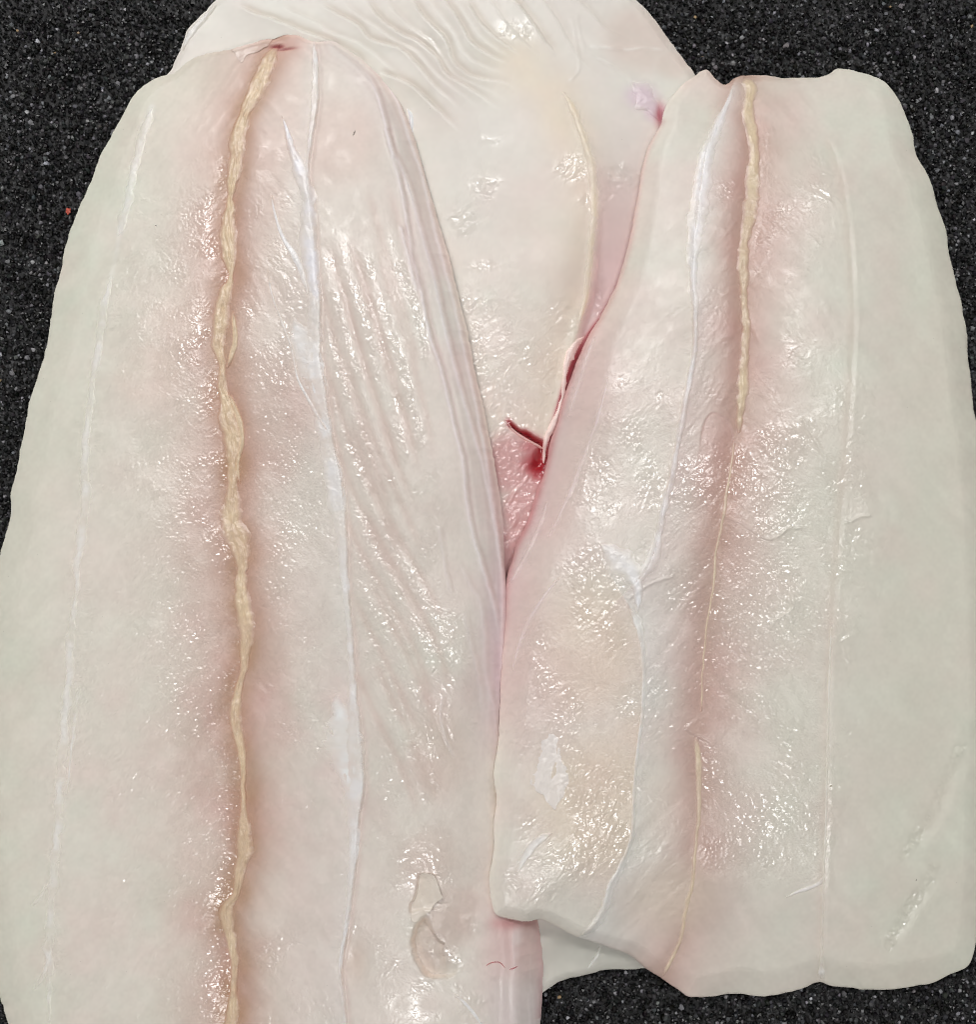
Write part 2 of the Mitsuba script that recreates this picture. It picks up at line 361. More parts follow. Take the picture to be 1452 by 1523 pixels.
back.C = mixc(back.C, (158, 62, 72), 0.95 * np.exp(-(ac / .9) ** 2) * sstep(.38, .5, tc) * (1 - sstep(.85, 1, tc)))
# pink piece below the tear
back.Z += 0.55 * nz(x, y, 4, 39, 2) * back.blobs([(770, 710, 40, 60, 1)])
low = back.blobs([(765, 690, 60, 55, 1.0), (775, 760, 35, 45, 1.0), (760, 830, 30, 60, 1.1), (790, 700, 40, 60, 1)])
back.C = mixc(back.C, (203, 160, 158), 0.95 * sstep(.25, .8, low))
back.C = mixc(back.C, (190, 120, 122), sstep(.3, .9, back.blobs([(800, 690, 30, 26, 1), (790, 665, 22, 16, .8)])))
slit = back.line([(757, 631), (764, 636), (778, 645), (795, 655), (806, 664), (806, 682), (802, 692)])
ds, ts, _ = slit.near(back.XY, 12)
ds = ds + .5 * nz(x, y, 2.0, 225, 2)
wslit = 0.65 + .35 * nz(x, y, 3, 226) + 1.5 * sstep(.6, .9, ts)
back.Z -= 2.6 * np.exp(-(ds / wslit) ** 2) * sstep(0, .06, ts)
back.Z += 0.35 * np.exp(-((ds - 1.6) / 1.2) ** 2) * (1 - sstep(.6, .75, ts))
back.C = mixc(back.C, (146, 30, 38), 1.2 * np.exp(-((ds - .3) / (wslit * 1.5)) ** 2))
# overlapping flakes at the far end
FLAKES = [[(351, 7), (380, 20), (413, 31), (440, 42), (465, 52), (500, 66), (530, 84), (560, 108)], [(470, 2), (500, 20), (535, 40), (549, 57), (597, 74), (632, 110), (645, 127), (673, 152), (696, 176)],
          [(540, -8), (568, 29), (590, 46), (625, 64), (652, 90), (663, 110), (690, 127), (728, 152), (758, 172)], [(608, -8), (632, 26), (663, 60), (676, 93), (694, 110), (721, 119), (752, 124), (772, 138)],
          [(656, -8), (687, 38), (700, 62), (728, 83), (764, 98)], [(694, -2), (721, 41), (749, 65), (780, 86)], [(560, 108), (594, 118), (617, 131), (640, 152), (664, 176), (690, 200)], [(760, -6), (790, 30), (815, 66), (838, 92)]]
def between(a, b, q):
    a, b = dense(a, 2.0), dense(b, 2.0)
    s = np.linspace(0, 1, 9)
    pa, pb = (np.stack([np.interp(s * (len(c) - 1), np.arange(len(c)), c[:, k]) for k in (0, 1)], -1) for c in (a, b))
    return (pa * (1 - q) + pb * q).tolist()
FLAKES += [between(FLAKES[a], FLAKES[b], q) for a, b, q in ((1, 2, .5), (2, 3, .45), (3, 4, .5), (4, 5, .55), (0, 1, .5), (5, 7, .5))] + [[(800, -8), (828, 28), (846, 60), (870, 95), (900, 120)], [(850, -8), (880, 20), (905, 45), (940, 60)]]
STRENGTH = [1] * 8 + [.34] * 6 + [.35] * 2
for i, fl in enumerate(FLAKES):
    ln = back.line(fl)
    d, t, ok = ln.near(back.XY, 26)
    fade = sstep(0, .12, t) * (1 - sstep(.6, 1, t)) if i else sstep(0, .1, t) * (1 - sstep(.8, 1, t))
    fade = fade * STRENGTH[i]
    w = d + 0.25 * nz(x, y, 2.5, 40 + i, 2)
    back.Z += ok * fade * (.95 * np.exp(-np.maximum(-w, 0) / 3.0) * (w < 0) * sstep(0, -0.3, w) - 0.25 * np.exp(-((w - 0.5) / 0.6) ** 2))
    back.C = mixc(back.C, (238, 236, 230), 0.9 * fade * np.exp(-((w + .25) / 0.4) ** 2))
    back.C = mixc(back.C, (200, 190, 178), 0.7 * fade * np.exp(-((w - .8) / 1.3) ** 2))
# white lines on the right shoulder, warm flush at the far right
back.C = mixc(back.C, (213, 200, 190), 0.85 * sstep(.2, .8, back.blobs([(950, 60, 60, 60, 1), (1000, 95, 40, 30, .9)])))
for pts in ([(880, 70), (905, 72), (930, 75), (960, 72), (985, 75)], [(858, 26), (862, 50), (872, 78), (900, 92), (925, 108), (945, 128)], [(848, 120), (862, 100), (858, 70), (850, 30)]):
    d, t, ok = back.line(pts).near(back.XY, 8)
    back.C = mixc(back.C, (232, 228, 222), .6 * np.exp(-(d / (.45 + .3 * nz(x, y, 2, 3))) ** 2) * sstep(-.3, .4, nz(x, y, 4, 77, 2)))
    back.Z += 0.25 * np.exp(-(d / .5) ** 2)
back.C = mixc(back.C, (214, 194, 203), .9 * sstep(.15, 1.0, back.blobs([(955, 145, 30, 24, 1), (972, 165, 18, 20, 1)])))
back.C = mixc(back.C, (192, 190, 180), 0.9 * sstep(.3, .8, back.blobs([(880, 1425, 110, 60, 1)])))
back.C = mixc(back.C, (172, 92, 104), .9 * back.blobs([(983, 172, 8, 16, 1)]))
back.Z -= 1.2 * back.blobs([(983, 172, 6, 18, 1)])
back.Z += 0.5 * nz(x, y, 24, 33, 2) + 0.12 * nz(x, y, 7, 34, 2)
gl = back.blobs([(730, 210, 30, 15, .3), (720, 280, 22, 18, .5), (690, 330, 20, 20, .7), (720, 395, 16, 6, .7), (690, 455, 25, 10, 1.0), (840, 470, 18, 16, 1.1), (850, 250, 26, 20, .7), (885, 300, 20, 14, .8), (920, 265, 26, 16, 1.5), (905, 290, 18, 14, 1.2), (890, 430, 7, 34, 1.3),
                 (735, 575, 26, 16, 1.3), (790, 530, 16, 14, 1.1), (745, 610, 40, 14, 1.3), (790, 630, 16, 14, 1), (700, 545, 18, 40, .7), (755, 650, 24, 20, 1.3), (775, 700, 34, 20, 1.5), (770, 738, 26, 16, 1.5), (770, 790, 14, 30, 1.2), (640, 60, 40, 20, .4), (770, 45, 30, 16, .8), (815, 560, 8, 26, 1)])
gl = 1.2 * gl + .28 * sstep(.0, .6, back.blobs([(760, 560, 110, 130, 1), (740, 430, 80, 90, .4), (770, 720, 60, 100, 1)]))
back.wet = np.clip(.15 + 1.1 * sstep(.05, .6, gl + .3 * nz(x, y, 3, 38, 3)), 0, 1)
back.Z += micro(back, ridge, 0.06 + gl, wl=1.5, amp=0.34, seed=35)
back.C += (5.0 * nz(x, y, 11, 203, 3) * (np.abs(nz(x, y, 60, 213)) + .5))[:, None] * [0.6, -0.9, -0.5]
back.C += (3.4 * nz(x, y, 5, 36, 3) + 1.2 * nz(x, y, 1.2, 37))[:, None]
v, f, c, wet = back.mesh()
put('fish_fillet_002__flesh', (v, f), c, wet=wet)
ribbon(back, 'fish_fillet_002__fat_line', [(838, 137), (853, 165), (868, 205), (880, 245), (885, 300), (880, 370), (874, 430), (862, 478)], [6, 14, 13, 14, 13, 10, 11, 7], 0.4, (224, 208, 184), 'wet_flesh', fade=(.9, .9), seed=51, edge=.4, lump=.5, patch=.5)
ribbon(back, 'fish_fillet_002__membrane', [(868, 500), (858, 512), (849, 528), (842, 548), (840, 565), (838, 590), (834, 608), (822, 632), (814, 650), (810, 668), (809, 690)], [5, 10, 13, 8, 6, 9, 10, 12, 10, 6, 4], 1.3, (236, 214, 208), lump=.6, wl=1.6, colvar=10, seed=52, edge=.4)
ribbon(back, 'fish_fillet_002__membrane_001', [(756, 630), (768, 643), (782, 653), (797, 661), (808, 667)], [3, 4, 5, 5, 4], 0.9, (226, 186, 180), seed=53, colvar=8)
ribbon(back, 'fish_fillet_002__membrane_002', [(940, 122), (952, 134), (962, 150), (972, 166), (980, 180)], [14, 34, 38, 24, 8], .7, (216, 198, 205), lump=.6, wl=2, seed=54, fade=(.9, .9), colvar=7, wrinkle=1.0, patch=.5)
ribbon(back, 'fish_fillet_002__membrane_003', [(606, 162), (611, 175), (612, 190), (610, 206)], [4, 8, 7, 3], 1.0, (228, 229, 232), seed=55, lump=.4)
ribbon(back, 'fish_fillet_002__membrane_004', [(322, 8), (306, 26), (290, 43), (279, 58), (272, 76)], [4, 9, 12, 10, 4], 0.9, (232, 230, 226), seed=56, lump=.4, wrinkle=.9, fade=(.5, 0))
ribbon(back, 'fish_fillet_002__sinew', [(893, 1405), (890, 1418), (882, 1430), (874, 1440)], [3, 4, 4, 2], 0.25, (222, 222, 216), seed=57)
labels['fish_fillet_002'] = {'label': 'pale flaky fish fillet lying underneath the two others, with a red tear in it', 'category': 'fish fillet', 'group': 'raw fish fillets piled on black grit'}

# ------------------------------------------------------------------ left fillet
L_OUT = [(258, 110, 4, 4), (232, 118, 3, 5), (205, 138, 2.5, 6), (180, 178, 2, 8), (155, 222, 2, 9), (134, 272, 2, 10), (105, 345, 2, 11), (88, 410, 2, 11), (76, 465, 2, 11), (73, 500, 2, 11), (61, 545, 2, 11), (44, 600, 2, 11), (34, 650, 2, 11), (20, 720, 2, 11), (14, 770, 2, 11), (0, 830, 2, 11), (-14, 920, 2, 11), (-24, 1050, 2, 11),
         (-28, 1160, 2, 11), (-26, 1280, 2, 11), (-18, 1380, 2, 11), (-6, 1460, 2, 11), (4, 1490, 2, 11), (14, 1525, 2, 11), (28, 1570, 2, 10), (80, 1612, 2, 9), (250, 1632, 2, 8), (500, 1638, 2, 8), (700, 1630, 2, 8), (780, 1605, 2, 9), (800, 1550, 3, 9), (806, 1490, 3, 9), (808, 1445, 3, 9), (803, 1395, 4, 9), (799, 1362, 5, 9), (775, 1310, 9, 8), (764, 1200, 11, 8), (760, 1100, 12, 8), (757, 1000, 13, 8),
         (754, 900, 13.5, 8), (751, 840, 13, 7), (747, 770, 13, 8), (739, 705, 14, 8), (727, 645, 14, 8), (716, 590, 15, 8), (702, 525, 16, 8), (690, 470, 16, 8), (673, 402, 15, 8), (656, 342, 14, 8), (641, 290, 14, 8), (622, 228, 14, 8), (606, 176, 14, 7), (590, 148, 14, 6), (570, 120, 13, 5), (545, 95, 12.5, 4), (512, 72, 12, 3), (492, 60, 11.5, 2.5), (472, 63, 11.5, 2), (458, 61, 11.5, 2), (440, 52, 11.5, 2), (424, 52, 11.5, 2), (404, 60, 11, 2),
         (375, 67, 10, 2), (345, 74, 9.5, 2), (318, 78, 8.5, 2), (290, 88, 7, 2.5), (270, 100, 5.5, 3)]
L_LEV = [(290, 110, 9), (250, 150, 10), (350, 110, 14), (430, 90, 15.5), (500, 100, 17.5), (560, 150, 21), (200, 250, 11), (180, 350, 12), (330, 250, 18), (430, 250, 20.5), (540, 250, 24.5), (600, 260, 23.5), (130, 500, 11.5), (200, 500, 16), (330, 500, 20.5), (440, 480, 23.5), (560, 480, 28), (640, 470, 27.5), (90, 750, 12.5), (200, 750, 18), (350, 750, 21.5), (490, 720, 25), (600, 720, 29), (680, 720, 28), (720, 730, 25),
         (50, 1000, 12.5), (170, 1000, 18), (360, 1000, 21.5), (520, 1000, 25), (620, 1000, 28), (700, 1000, 26.5), (735, 1000, 20), (40, 1250, 12.5), (170, 1250, 17.5), (360, 1250, 20.5), (530, 1250, 23.5), (640, 1250, 25), (705, 1250, 21.5), (735, 1180, 19), (735, 1310, 18), (60, 1420, 12), (200, 1430, 16), (350, 1420, 19), (510, 1420, 22), (640, 1440, 22.5), (720, 1420, 20.5), (770, 1440, 18), (100, 1560, 10), (350, 1560, 16), (520, 1560, 19), (650, 1560, 19.5), (760, 1560, 15)]
left = Fillet('fish_fillet', L_OUT, L_LEV, 0.32, rough=0.42, seed=1)
x, y = left.XY[:, 0], left.XY[:, 1]
FAT_L = [(414, 66, 12), (404, 84, 22), (394, 105, 28), (385, 130, 30), (374, 150, 28), (366, 166, 18), (358, 190, 27), (352, 220, 30), (350, 245, 26), (346, 270, 22), (343, 290, 10), (341, 310, 20), (340, 345, 30), (341, 375, 28), (343, 410, 8), (336, 435, 22), (328, 475, 28), (326, 510, 24), (331, 545, 13), (333, 585, 20), (340, 620, 34), (346, 650, 36), (348, 690, 22), (346, 722, 20), (344, 760, 36), (352, 800, 40), (360, 832, 24), (358, 852, 17), (360, 885, 28), (366, 930, 28), (366, 965, 20), (361, 1000, 12), (352, 1040, 15), (350, 1062, 22),
         (357, 1110, 18), (362, 1150, 10), (363, 1192, 8), (363, 1230, 22), (364, 1262, 28), (356, 1300, 18), (350, 1330, 13), (338, 1356, 24), (344, 1402, 18), (349, 1440, 13), (348, 1478, 12), (346, 1510, 26), (342, 1550, 20), (345, 1600, 14)]
fat = left.line([r[:2] for r in FAT_L])
d, t, _ = fat.near(left.XY)                                   # positive = the photo's right
left.C[:] = (219, 211, 200)
lm = (1 - sstep(5, 32, left.d + 7 * nz(x, y, 18, 61, 2))) * (d < 0)
left.C = mixc(left.C, (212, 209, 195), lm)
left.C = mixc(left.C, (204, 176, 165), 0.95 * np.exp(-((d - 1) / 18) ** 2) * (0.85 + .35 * nz(x, y, 16, 62, 2)))
left.C = mixc(left.C, (213, 203, 194), 0.75 * sstep(4, 22, d))
left.C = mixc(left.C, (183, 146, 130), 0.9 * np.exp(-(d / (6.2 + 2.2 * nz(x, y, 10, 63, 2))) ** 2))
left.C = mixc(left.C, (176, 140, 114), 0.75 * np.exp(-((np.abs(d) - 1.5) / 3.0) ** 2) * (0.65 + .9 * nz(x, y, 7, 64, 2)))
left.C = mixc(left.C, (220, 204, 192), .5 * sstep(.2, .8, left.blobs([(220, 560, 60, 50, 1), (150, 420, 40, 60, .4), (260, 480, 60, 60, .7)])))
left.C = mixc(left.C, (211, 191, 181), .75 * sstep(.2, .8, left.blobs([(500, 210, 70, 80, 1), (420, 180, 50, 80, .8), (460, 600, 50, 80, .7), (650, 1120, 50, 80, .9), (640, 1280, 60, 60, .7)])))
left.C = mixc(left.C, (198, 170, 160), .6 * sstep(.1, .9, left.blobs([(402, 1050, 45, 100, 1), (420, 620, 40, 110, .9), (300, 800, 50, 120, .8), (395, 300, 40, 100, .9), (300, 1110, 50, 110, .8), (300, 520, 60, 60, .7)])) * (.7 + .5 * nz(x, y, 7, 230, 2)))
left.Z -= 1.4 * np.exp(-(d / 4.6) ** 2)
# the white seam: a sheet of membrane with its free edge on the right; flesh right of it lies a little lower
SEAM = [(468, 64), (472, 100), (473, 140), (468, 180), (462, 220), (458, 260), (462, 300), (468, 350), (470, 400), (476, 450), (476, 520), (484, 580), (492, 640), (503, 690), (511, 740), (515, 800), (516, 860), (521, 920), (525, 980), (530, 1040), (537, 1100), (541, 1165), (534, 1215), (530, 1270), (523, 1330), (514, 1390), (507, 1440), (512, 1490), (516, 1540), (518, 1600)]
seam = left.line(SEAM)
ds, ts, _ = seam.near(left.XY, 60)
w = ds + 0.3 * nz(x, y, 3, 65, 2)
left.Z += 0.75 * (1 - sstep(-.1, .5, w)) * np.exp(np.minimum(w, 0) / 7) * sstep(.02, .12, ts) - 0.25 * np.exp(-((w - .8) / .7) ** 2)
left.C = mixc(left.C, (226, 225, 222), 0.55 * (w < 0) * np.exp(np.minimum(w, 0) / 4.5) * (0.7 + .5 * nz(x, y, 8, 66, 2)))
left.C = mixc(left.C, (203, 186, 178), 0.5 * np.exp(-((w - .9) / .9) ** 2))
# shallow myotome ribs right of the seam
RIBS = [[(540, 350), (560, 420), (585, 500), (605, 570), (622, 640), (628, 690)], [(500, 345), (525, 430), (548, 505), (566, 570), (590, 640), (612, 720)], [(492, 410), (505, 470), (525, 540), (545, 600), (570, 680), (605, 770)], [(495, 520), (512, 580), (540, 660), (575, 740), (615, 830)], [(505, 620), (530, 700), (570, 790), (620, 880), (650, 940)], [(520, 740), (545, 800), (590, 880), (640, 980), (660, 1050)],
        [(530, 860), (560, 920), (600, 1000), (635, 1080), (660, 1150)], [(540, 980), (570, 1050), (610, 1130), (640, 1210)], [(560, 270), (580, 340), (600, 410), (625, 490), (640, 560)]]
ribm = np.zeros(len(x))
for i, rb in enumerate(RIBS):
    d, t, ok = left.line(rb).near(left.XY, 9)
    fade = sstep(0, .15, t) * (1 - sstep(.85, 1, t)) * ok
    q = np.exp(-(d / 1.9) ** 2) * fade
    left.Z += 0.24 * q - .16 * np.exp(-((np.abs(d) - 3.2) / 1.1) ** 2) * fade
    left.C = mixc(left.C, (206, 188, 178), .6 * np.exp(-((np.abs(d) - 3.2) / 1.2) ** 2) * fade)
    ribm = np.maximum(ribm, np.exp(-(d / 1.6) ** 2) * fade)
# silverskin wrapped round the right-hand shoulder: long fine ridges
SKIN = [[(543, 91), (571, 121), (593, 157), (609, 209), (626, 256), (637, 303), (655, 375), (672, 440), (690, 520), (704, 585), (715, 640), (727, 700), (737, 760), (744, 820)], [(532, 92), (557, 132), (571, 176), (581, 220), (597, 250), (612, 292), (628, 350), (645, 410), (660, 480), (676, 545), (690, 596), (704, 645), (718, 693), (728, 741), (738, 796), (745, 850), (746, 920)],
        [(573, 203), (590, 255), (600, 300), (611, 372), (625, 427), (637, 490), (652, 538), (668, 600), (676, 638), (687, 679), (692, 724), (700, 782), (714, 831), (728, 879), (740, 930), (745, 990)], [(594, 331), (608, 385), (622, 440)], [(652, 780), (655, 800), (659, 827), (663, 850), (672, 888)], [(680, 827), (700, 872), (714, 896), (720, 948), (722, 1000), (735, 1057), (737, 1092), (731, 1137)],
        [(690, 905), (700, 960), (712, 1010), (716, 1060)], [(571, 190), (580, 215), (585, 240)], [(660, 1030), (655, 1060), (668, 1110), (680, 1130)], [(716, 650), (728, 720), (740, 800), (748, 880), (747, 960), (744, 1040)]]
sh = left.line([(520, 66), (575, 115), (606, 176), (630, 240), (655, 330), (680, 430), (702, 520), (722, 610), (742, 720), (752, 840), (750, 960), (748, 1080), (742, 1170)])
dsh, tsh, _ = sh.near(left.XY, 40)
skin = np.exp(-(np.minimum(np.abs(dsh), 99) / 8.5) ** 2) * (1 - sstep(.86, .995, tsh))
left.C = mixc(left.C, (204, 192, 189), 0.8 * skin * (0.9 + .3 * nz(x, y, 10, 67, 2)))
left.C = mixc(left.C, (214, 196, 184), 0.5 * np.exp(-(dsh / 3) ** 2) * (1 - sstep(.5, .8, tsh)))
left.C = mixc(left.C, (196, 176, 186), 0.6 * np.exp(-(dsh / 5) ** 2) * sstep(.6, .8, tsh) * (1 - sstep(.86, .995, tsh)))
st = nz(dsh + .5 * nz(x, y, 5, 221, 2), tsh * 12, .9, 222) + .6 * nz(dsh, tsh * 20, 2.0, 223)
left.Z += .10 * st * skin
left.C += (7 * st * skin)[:, None] * [.7, 1, 1]
for i, sk in enumerate(SKIN):
    d, t, ok = left.line(sk).near(left.XY, 7)
    fade = sstep(0, .1, t) * (1 - sstep(.85, 1, t)) * ok * (.3 if i in (4, 5, 6, 8) else 1)
    w = d + .25 * nz(x, y, 2.2, 68 + i, 2)
    left.Z += 0.42 * np.exp(-(w / .6) ** 2) * fade - .28 * np.exp(-((w - 1.4) / .8) ** 2) * fade
    left.C = mixc(left.C, (226, 217, 218), .75 * np.exp(-(w / .5) ** 2) * fade)
    left.C = mixc(left.C, (186, 164, 158), .45 * np.exp(-((w - 1.2) / .6) ** 2) * fade)
# torn pocket and bruise near the bottom
rim = left.line([(640, 1360), (630, 1364), (622, 1372), (614, 1384), (612, 1402), (616, 1422), (627, 1443), (644, 1453), (662, 1455), (684, 1446), (700, 1432)])
d, t, ok = rim.near(left.XY, 34)                              # positive = inside the torn pocket
w = d + .9 * nz(x, y, 2.6, 81, 3)
k = ok * sstep(0, .1, t) * (1 - sstep(.55, 1, t))
left.Z -= k * 3.6 * sstep(-.3, 1.3, w) * np.exp(-np.maximum(w - 1.3, 0) / 7.5)
inn = left.blobs([(650, 1400, 34, 46, 1.0), (680, 1345, 34, 30, .9), (668, 1370, 36, 40, 1)]) * sstep(-.2, .8, np.where(ok & (t > .04) & (t < .97), w, 1))
left.Z += inn * (.8 * nz(x, y, 4.5, 82, 2) + .3 * nz(x, y, 2.0, 82))
left.C = mixc(left.C, (203, 186, 176), .8 * sstep(.15, .7, inn))
left.C = mixc(left.C, (180, 150, 130), .3 * k * np.exp(-((w - .4) / 1.0) ** 2) * (.8 + .5 * nz(x, y, 3, 84, 2)))
notch = left.line([(622, 1297), (620, 1318), (616, 1334), (609, 1347), (612, 1362)])
d, t, ok = notch.near(left.XY, 14)
left.Z -= ok * 1.5 * sstep(-.1, .5, d) * np.exp(-np.maximum(d, 0) / 4) * sstep(0, .15, t) * (1 - sstep(.85, 1, t))
left.C = mixc(left.C, (190, 164, 148), .25 * ok * np.exp(-((d - .1) / .6) ** 2))
pocket = left.blobs([(527, 1428, 16, 28, 1.0)])
left.Z -= 1.4 * pocket
left.C = mixc(left.C, (206, 186, 172), .5 * pocket)
bul = left.line([(752, 1370), (752, 1420), (748, 1470), (752, 1540)])
d, t, ok = bul.near(left.XY, 30)
left.C = mixc(left.C, (204, 176, 172), .9 * sstep(-10, 2, d) * ok * (1 - sstep(.25, .75, t)))
left.C = mixc(left.C, (208, 194, 192), .8 * sstep(-10, 2, d) * ok * sstep(.25, .75, t))
u = nz(x + .8 * nz(x, y, 6, 89, 2), y * .05 + .7 * nz(x, y, 4, 90, 2), 1.5, 83, 2)
left.Z += .42 * u * sstep(-7, 3, d) * ok
left.C = mixc(left.C, (224, 212, 210), .8 * sstep(.0, .7, u) * sstep(-7, 3, d) * ok)
left.C = mixc(left.C, (188, 128, 128), .7 * np.exp(-((left.XY[:, 1] - left.on_top([(760, 1372)])[0][1]) / 2.0) ** 2) * sstep(-8, 1, d) * ok)
# valley shared with the right fillet
left.C = mixc(left.C, (200, 164, 164), .7 * np.exp(-(left.d / 1.8) ** 2) * sstep(at([(0, 800)], 15)[0][1], at([(0, 930)], 15)[0][1], y) * (x > 0) * (y > -150))
# blood spot at the top end
left.C = mixc(left.C, (206, 170, 160), .8 * left.blobs([(425, 66, 26, 14, 1)]))
hole = left.blobs([(412, 68, 9, 3.0, 1), (424, 72, 14, 2, .6)])
left.Z -= 1.2 * hole
left.C = mixc(left.C, (120, 40, 44), hole)
# thin white line on the left-hand side
for i, (pts, wd, k) in enumerate([([(226, 160), (214, 200), (200, 250), (190, 300), (178, 345)], 1.0, .6), ([(178, 345), (168, 400), (158, 440), (150, 500), (146, 540)], .7, .35)]):
    d, t, ok = left.line(pts).near(left.XY, 6)
    left.C = mixc(left.C, (226, 224, 222), k * np.exp(-(d / wd) ** 2) * (.7 + .5 * nz(x, y, 4, 85, 2)))
left.Z += 0.8 * nz(x, y, 34, 86, 2) + 0.22 * nz(x, y, 9, 87, 2)
gl = left.blobs([(440, 490, 36, 60, 1.2), (430, 410, 30, 50, .6), (345, 370, 110, 130, .35), (260, 300, 80, 60, .22), (300, 640, 120, 160, .5), (270, 860, 120, 160, .6), (410, 640, 60, 120, .6), (430, 820, 60, 110, .7), (400, 880, 40, 50, .9), (480, 720, 30, 100, .9), (460, 1080, 60, 120, .7), (240, 1100, 140, 180, .75), (110, 1080, 110, 220, .75), (240, 900, 110, 200, .8), (160, 1350, 140, 130, .45), (420, 1220, 80, 140, .45),
                 (600, 1060, 60, 120, .55), (560, 960, 60, 120, .6), (640, 860, 40, 110, .6), (600, 1150, 60, 110, .6), (690, 1150, 30, 90, .6), (560, 800, 40, 120, .6), (560, 1200, 40, 130, .45), (668, 965, 14, 50, 1.4), (700, 975, 16, 60, 1.2), (665, 1090, 12, 40, 1.4), (705, 1080, 10, 40, 1.3), (640, 1150, 16, 40, 1.1), (660, 1240, 14, 24, 1.3), (690, 1290, 40, 24, 1.4), (670, 1300, 20, 20, 1.2), (730, 1180, 8, 110, 1.3), (735, 1050, 6, 100, 1.2), (705, 1380, 14, 16, 1.3), (665, 1425, 24, 12, 1.2), (705, 1490, 26, 12, .8), (680, 1505, 36, 10, .6), (560, 1340, 30, 60, .5), (740, 1455, 8, 8, 1.2), (520, 1520, 60, 30, .5), (260, 1300, 120, 12, .3), (440, 1500, 60, 14, .4)])
gl = np.maximum(gl, 1.5 * ribm * (0.35 + .9 * sstep(-.2, .5, nz(x, y, 6, 88, 2))) * sstep(at([(0, 300)], 25)[0][1], at([(0, 420)], 25)[0][1], y))
gl = np.maximum(gl, .6 * np.exp(-((fat.near(left.XY)[0] + 2) / 24) ** 2) * sstep(at([(0, 260)], 20)[0][1], at([(0, 480)], 20)[0][1], y))
gl = np.maximum(gl, .36 * sstep(6, 26, left.d) * sstep(at([(0, 250)], 20)[0][1], at([(0, 430)], 20)[0][1], y))
gl = gl * (1 - .75 * skin) * (0.6 + .8 * sstep(-.4, .4, nz(x, y, 8, 89, 2)))
fibres(left, fat, 300)
gl = gl * (.5 + .85 * sstep(-.35, .3, nz(x, y, 11, 97, 3)))
left.wet = np.clip(.22 + 1.0 * sstep(-.05, .8, gl + .4 * nz(x, y, 3, 98, 3)), 0, 1)
left.Z += micro(left, fat, 0.10 + gl, wl=0.95, amp=0.15, seed=90)
left.C += (5.0 * nz(x, y, 11, 201, 3) * (np.abs(nz(x, y, 60, 211)) + .5))[:, None] * [0.6, -0.9, -0.5]
left.C += (3.4 * nz(x, y, 6, 91, 3) + 2.0 * nz(x, y, 1.3, 92) + 1.6 * nz(x, y, .7, 592))[:, None]
v, f, c, wet = left.mesh()
put('fish_fillet__flesh', (v, f), c, wet=wet)
ribbon(left, 'fish_fillet__fat_line', [r[:2] for r in FAT_L], [r[2] * .95 for r in FAT_L], .75, (214, 191, 160), 'wet_flesh', across=21, step=.3, sink=.1, lump=.36, wl=2.6, colvar=13, seed=93, wrinkle=.8, shape=1.8, fade=(.6, .6), edge=.45, patch=.25)
ribbon(left, 'fish_fillet__fat_line_001', [(346, 462), (349, 485), (350, 505), (345, 525), (338, 548)], [5, 9, 12, 9, 5], .8, (214, 192, 164), across=11, fade=(.4, .4), seed=182, lump=.5, colvar=12, wrinkle=.5)
ribbon(left, 'fish_fillet__fat_line_002', [(338, 582), (348, 604), (357, 630), (360, 655), (354, 690), (357, 720)], [4, 8, 12, 9, 6, 4], .8, (210, 188, 160), across=11, fade=(.4, .4), seed=183, lump=.5, colvar=12, wrinkle=.5)
SEAM_W = [6, 10, 12, 10, 8, 6, 6, 8, 14, 20, 30, 34, 24, 26, 30, 18, 12, 10, 10, 14, 30, 34, 20, 14, 10, 7, 6, 6, 6, 5]
ribbon(left, 'fish_fillet__white_seam', [(p[0] - w / 2 + 2, p[1]) for p, w in zip(SEAM, SEAM_W)], SEAM_W, 0.14, (226, 223, 222), across=13, fade=(0.15, 1.0), seed=94, lump=.4, edge=.25, wrinkle=1.0, patch=.7)
ribbon(left, 'fish_fillet__membrane', [(500, 1030), (505, 1060), (512, 1100), (516, 1140), (520, 1180)], [14, 46, 60, 48, 16], .10, (228, 228, 227), fade=(.9, .9), seed=180, lump=.5, wrinkle=1.6, patch=.45)
ribbon(left, 'fish_fillet__membrane_001', [(436, 470), (444, 500), (452, 530), (462, 562), (474, 600)], [14, 38, 44, 34, 12], .12, (226, 225, 225), fade=(.9, .9), seed=181, lump=.5, wrinkle=1.8, patch=.5)
ribbon(left, 'fish_fillet__white_seam_001', [(418, 172), (424, 185), (430, 205), (436, 228), (444, 250), (452, 275), (460, 300), (458, 340), (462, 380), (466, 420), (472, 455)], [3, 6, 12, 17, 20, 22, 25, 28, 28, 24, 12], 0.35, (228, 226, 231), fade=(.5, 1.0), seed=95, lump=.4, wrinkle=1.2, patch=.5)
ribbon(left, 'fish_fillet__white_seam_002', [(404, 290), (412, 330), (424, 360), (438, 380), (450, 410), (458, 440)], [3, 6, 8, 11, 10, 5], 0.4, (230, 228, 228), fade=(.5, .6), seed=96, lump=.4, wrinkle=.8, patch=.5)
ribbon(left, 'fish_fillet__white_seam_003', [(398, 400), (405, 440), (420, 480), (434, 520), (442, 560), (462, 600), (486, 640)], [2, 4, 6, 5, 4, 6, 3], 0.3, (228, 226, 224), fade=(.6, .6), seed=97, lump=.5, patch=.6)
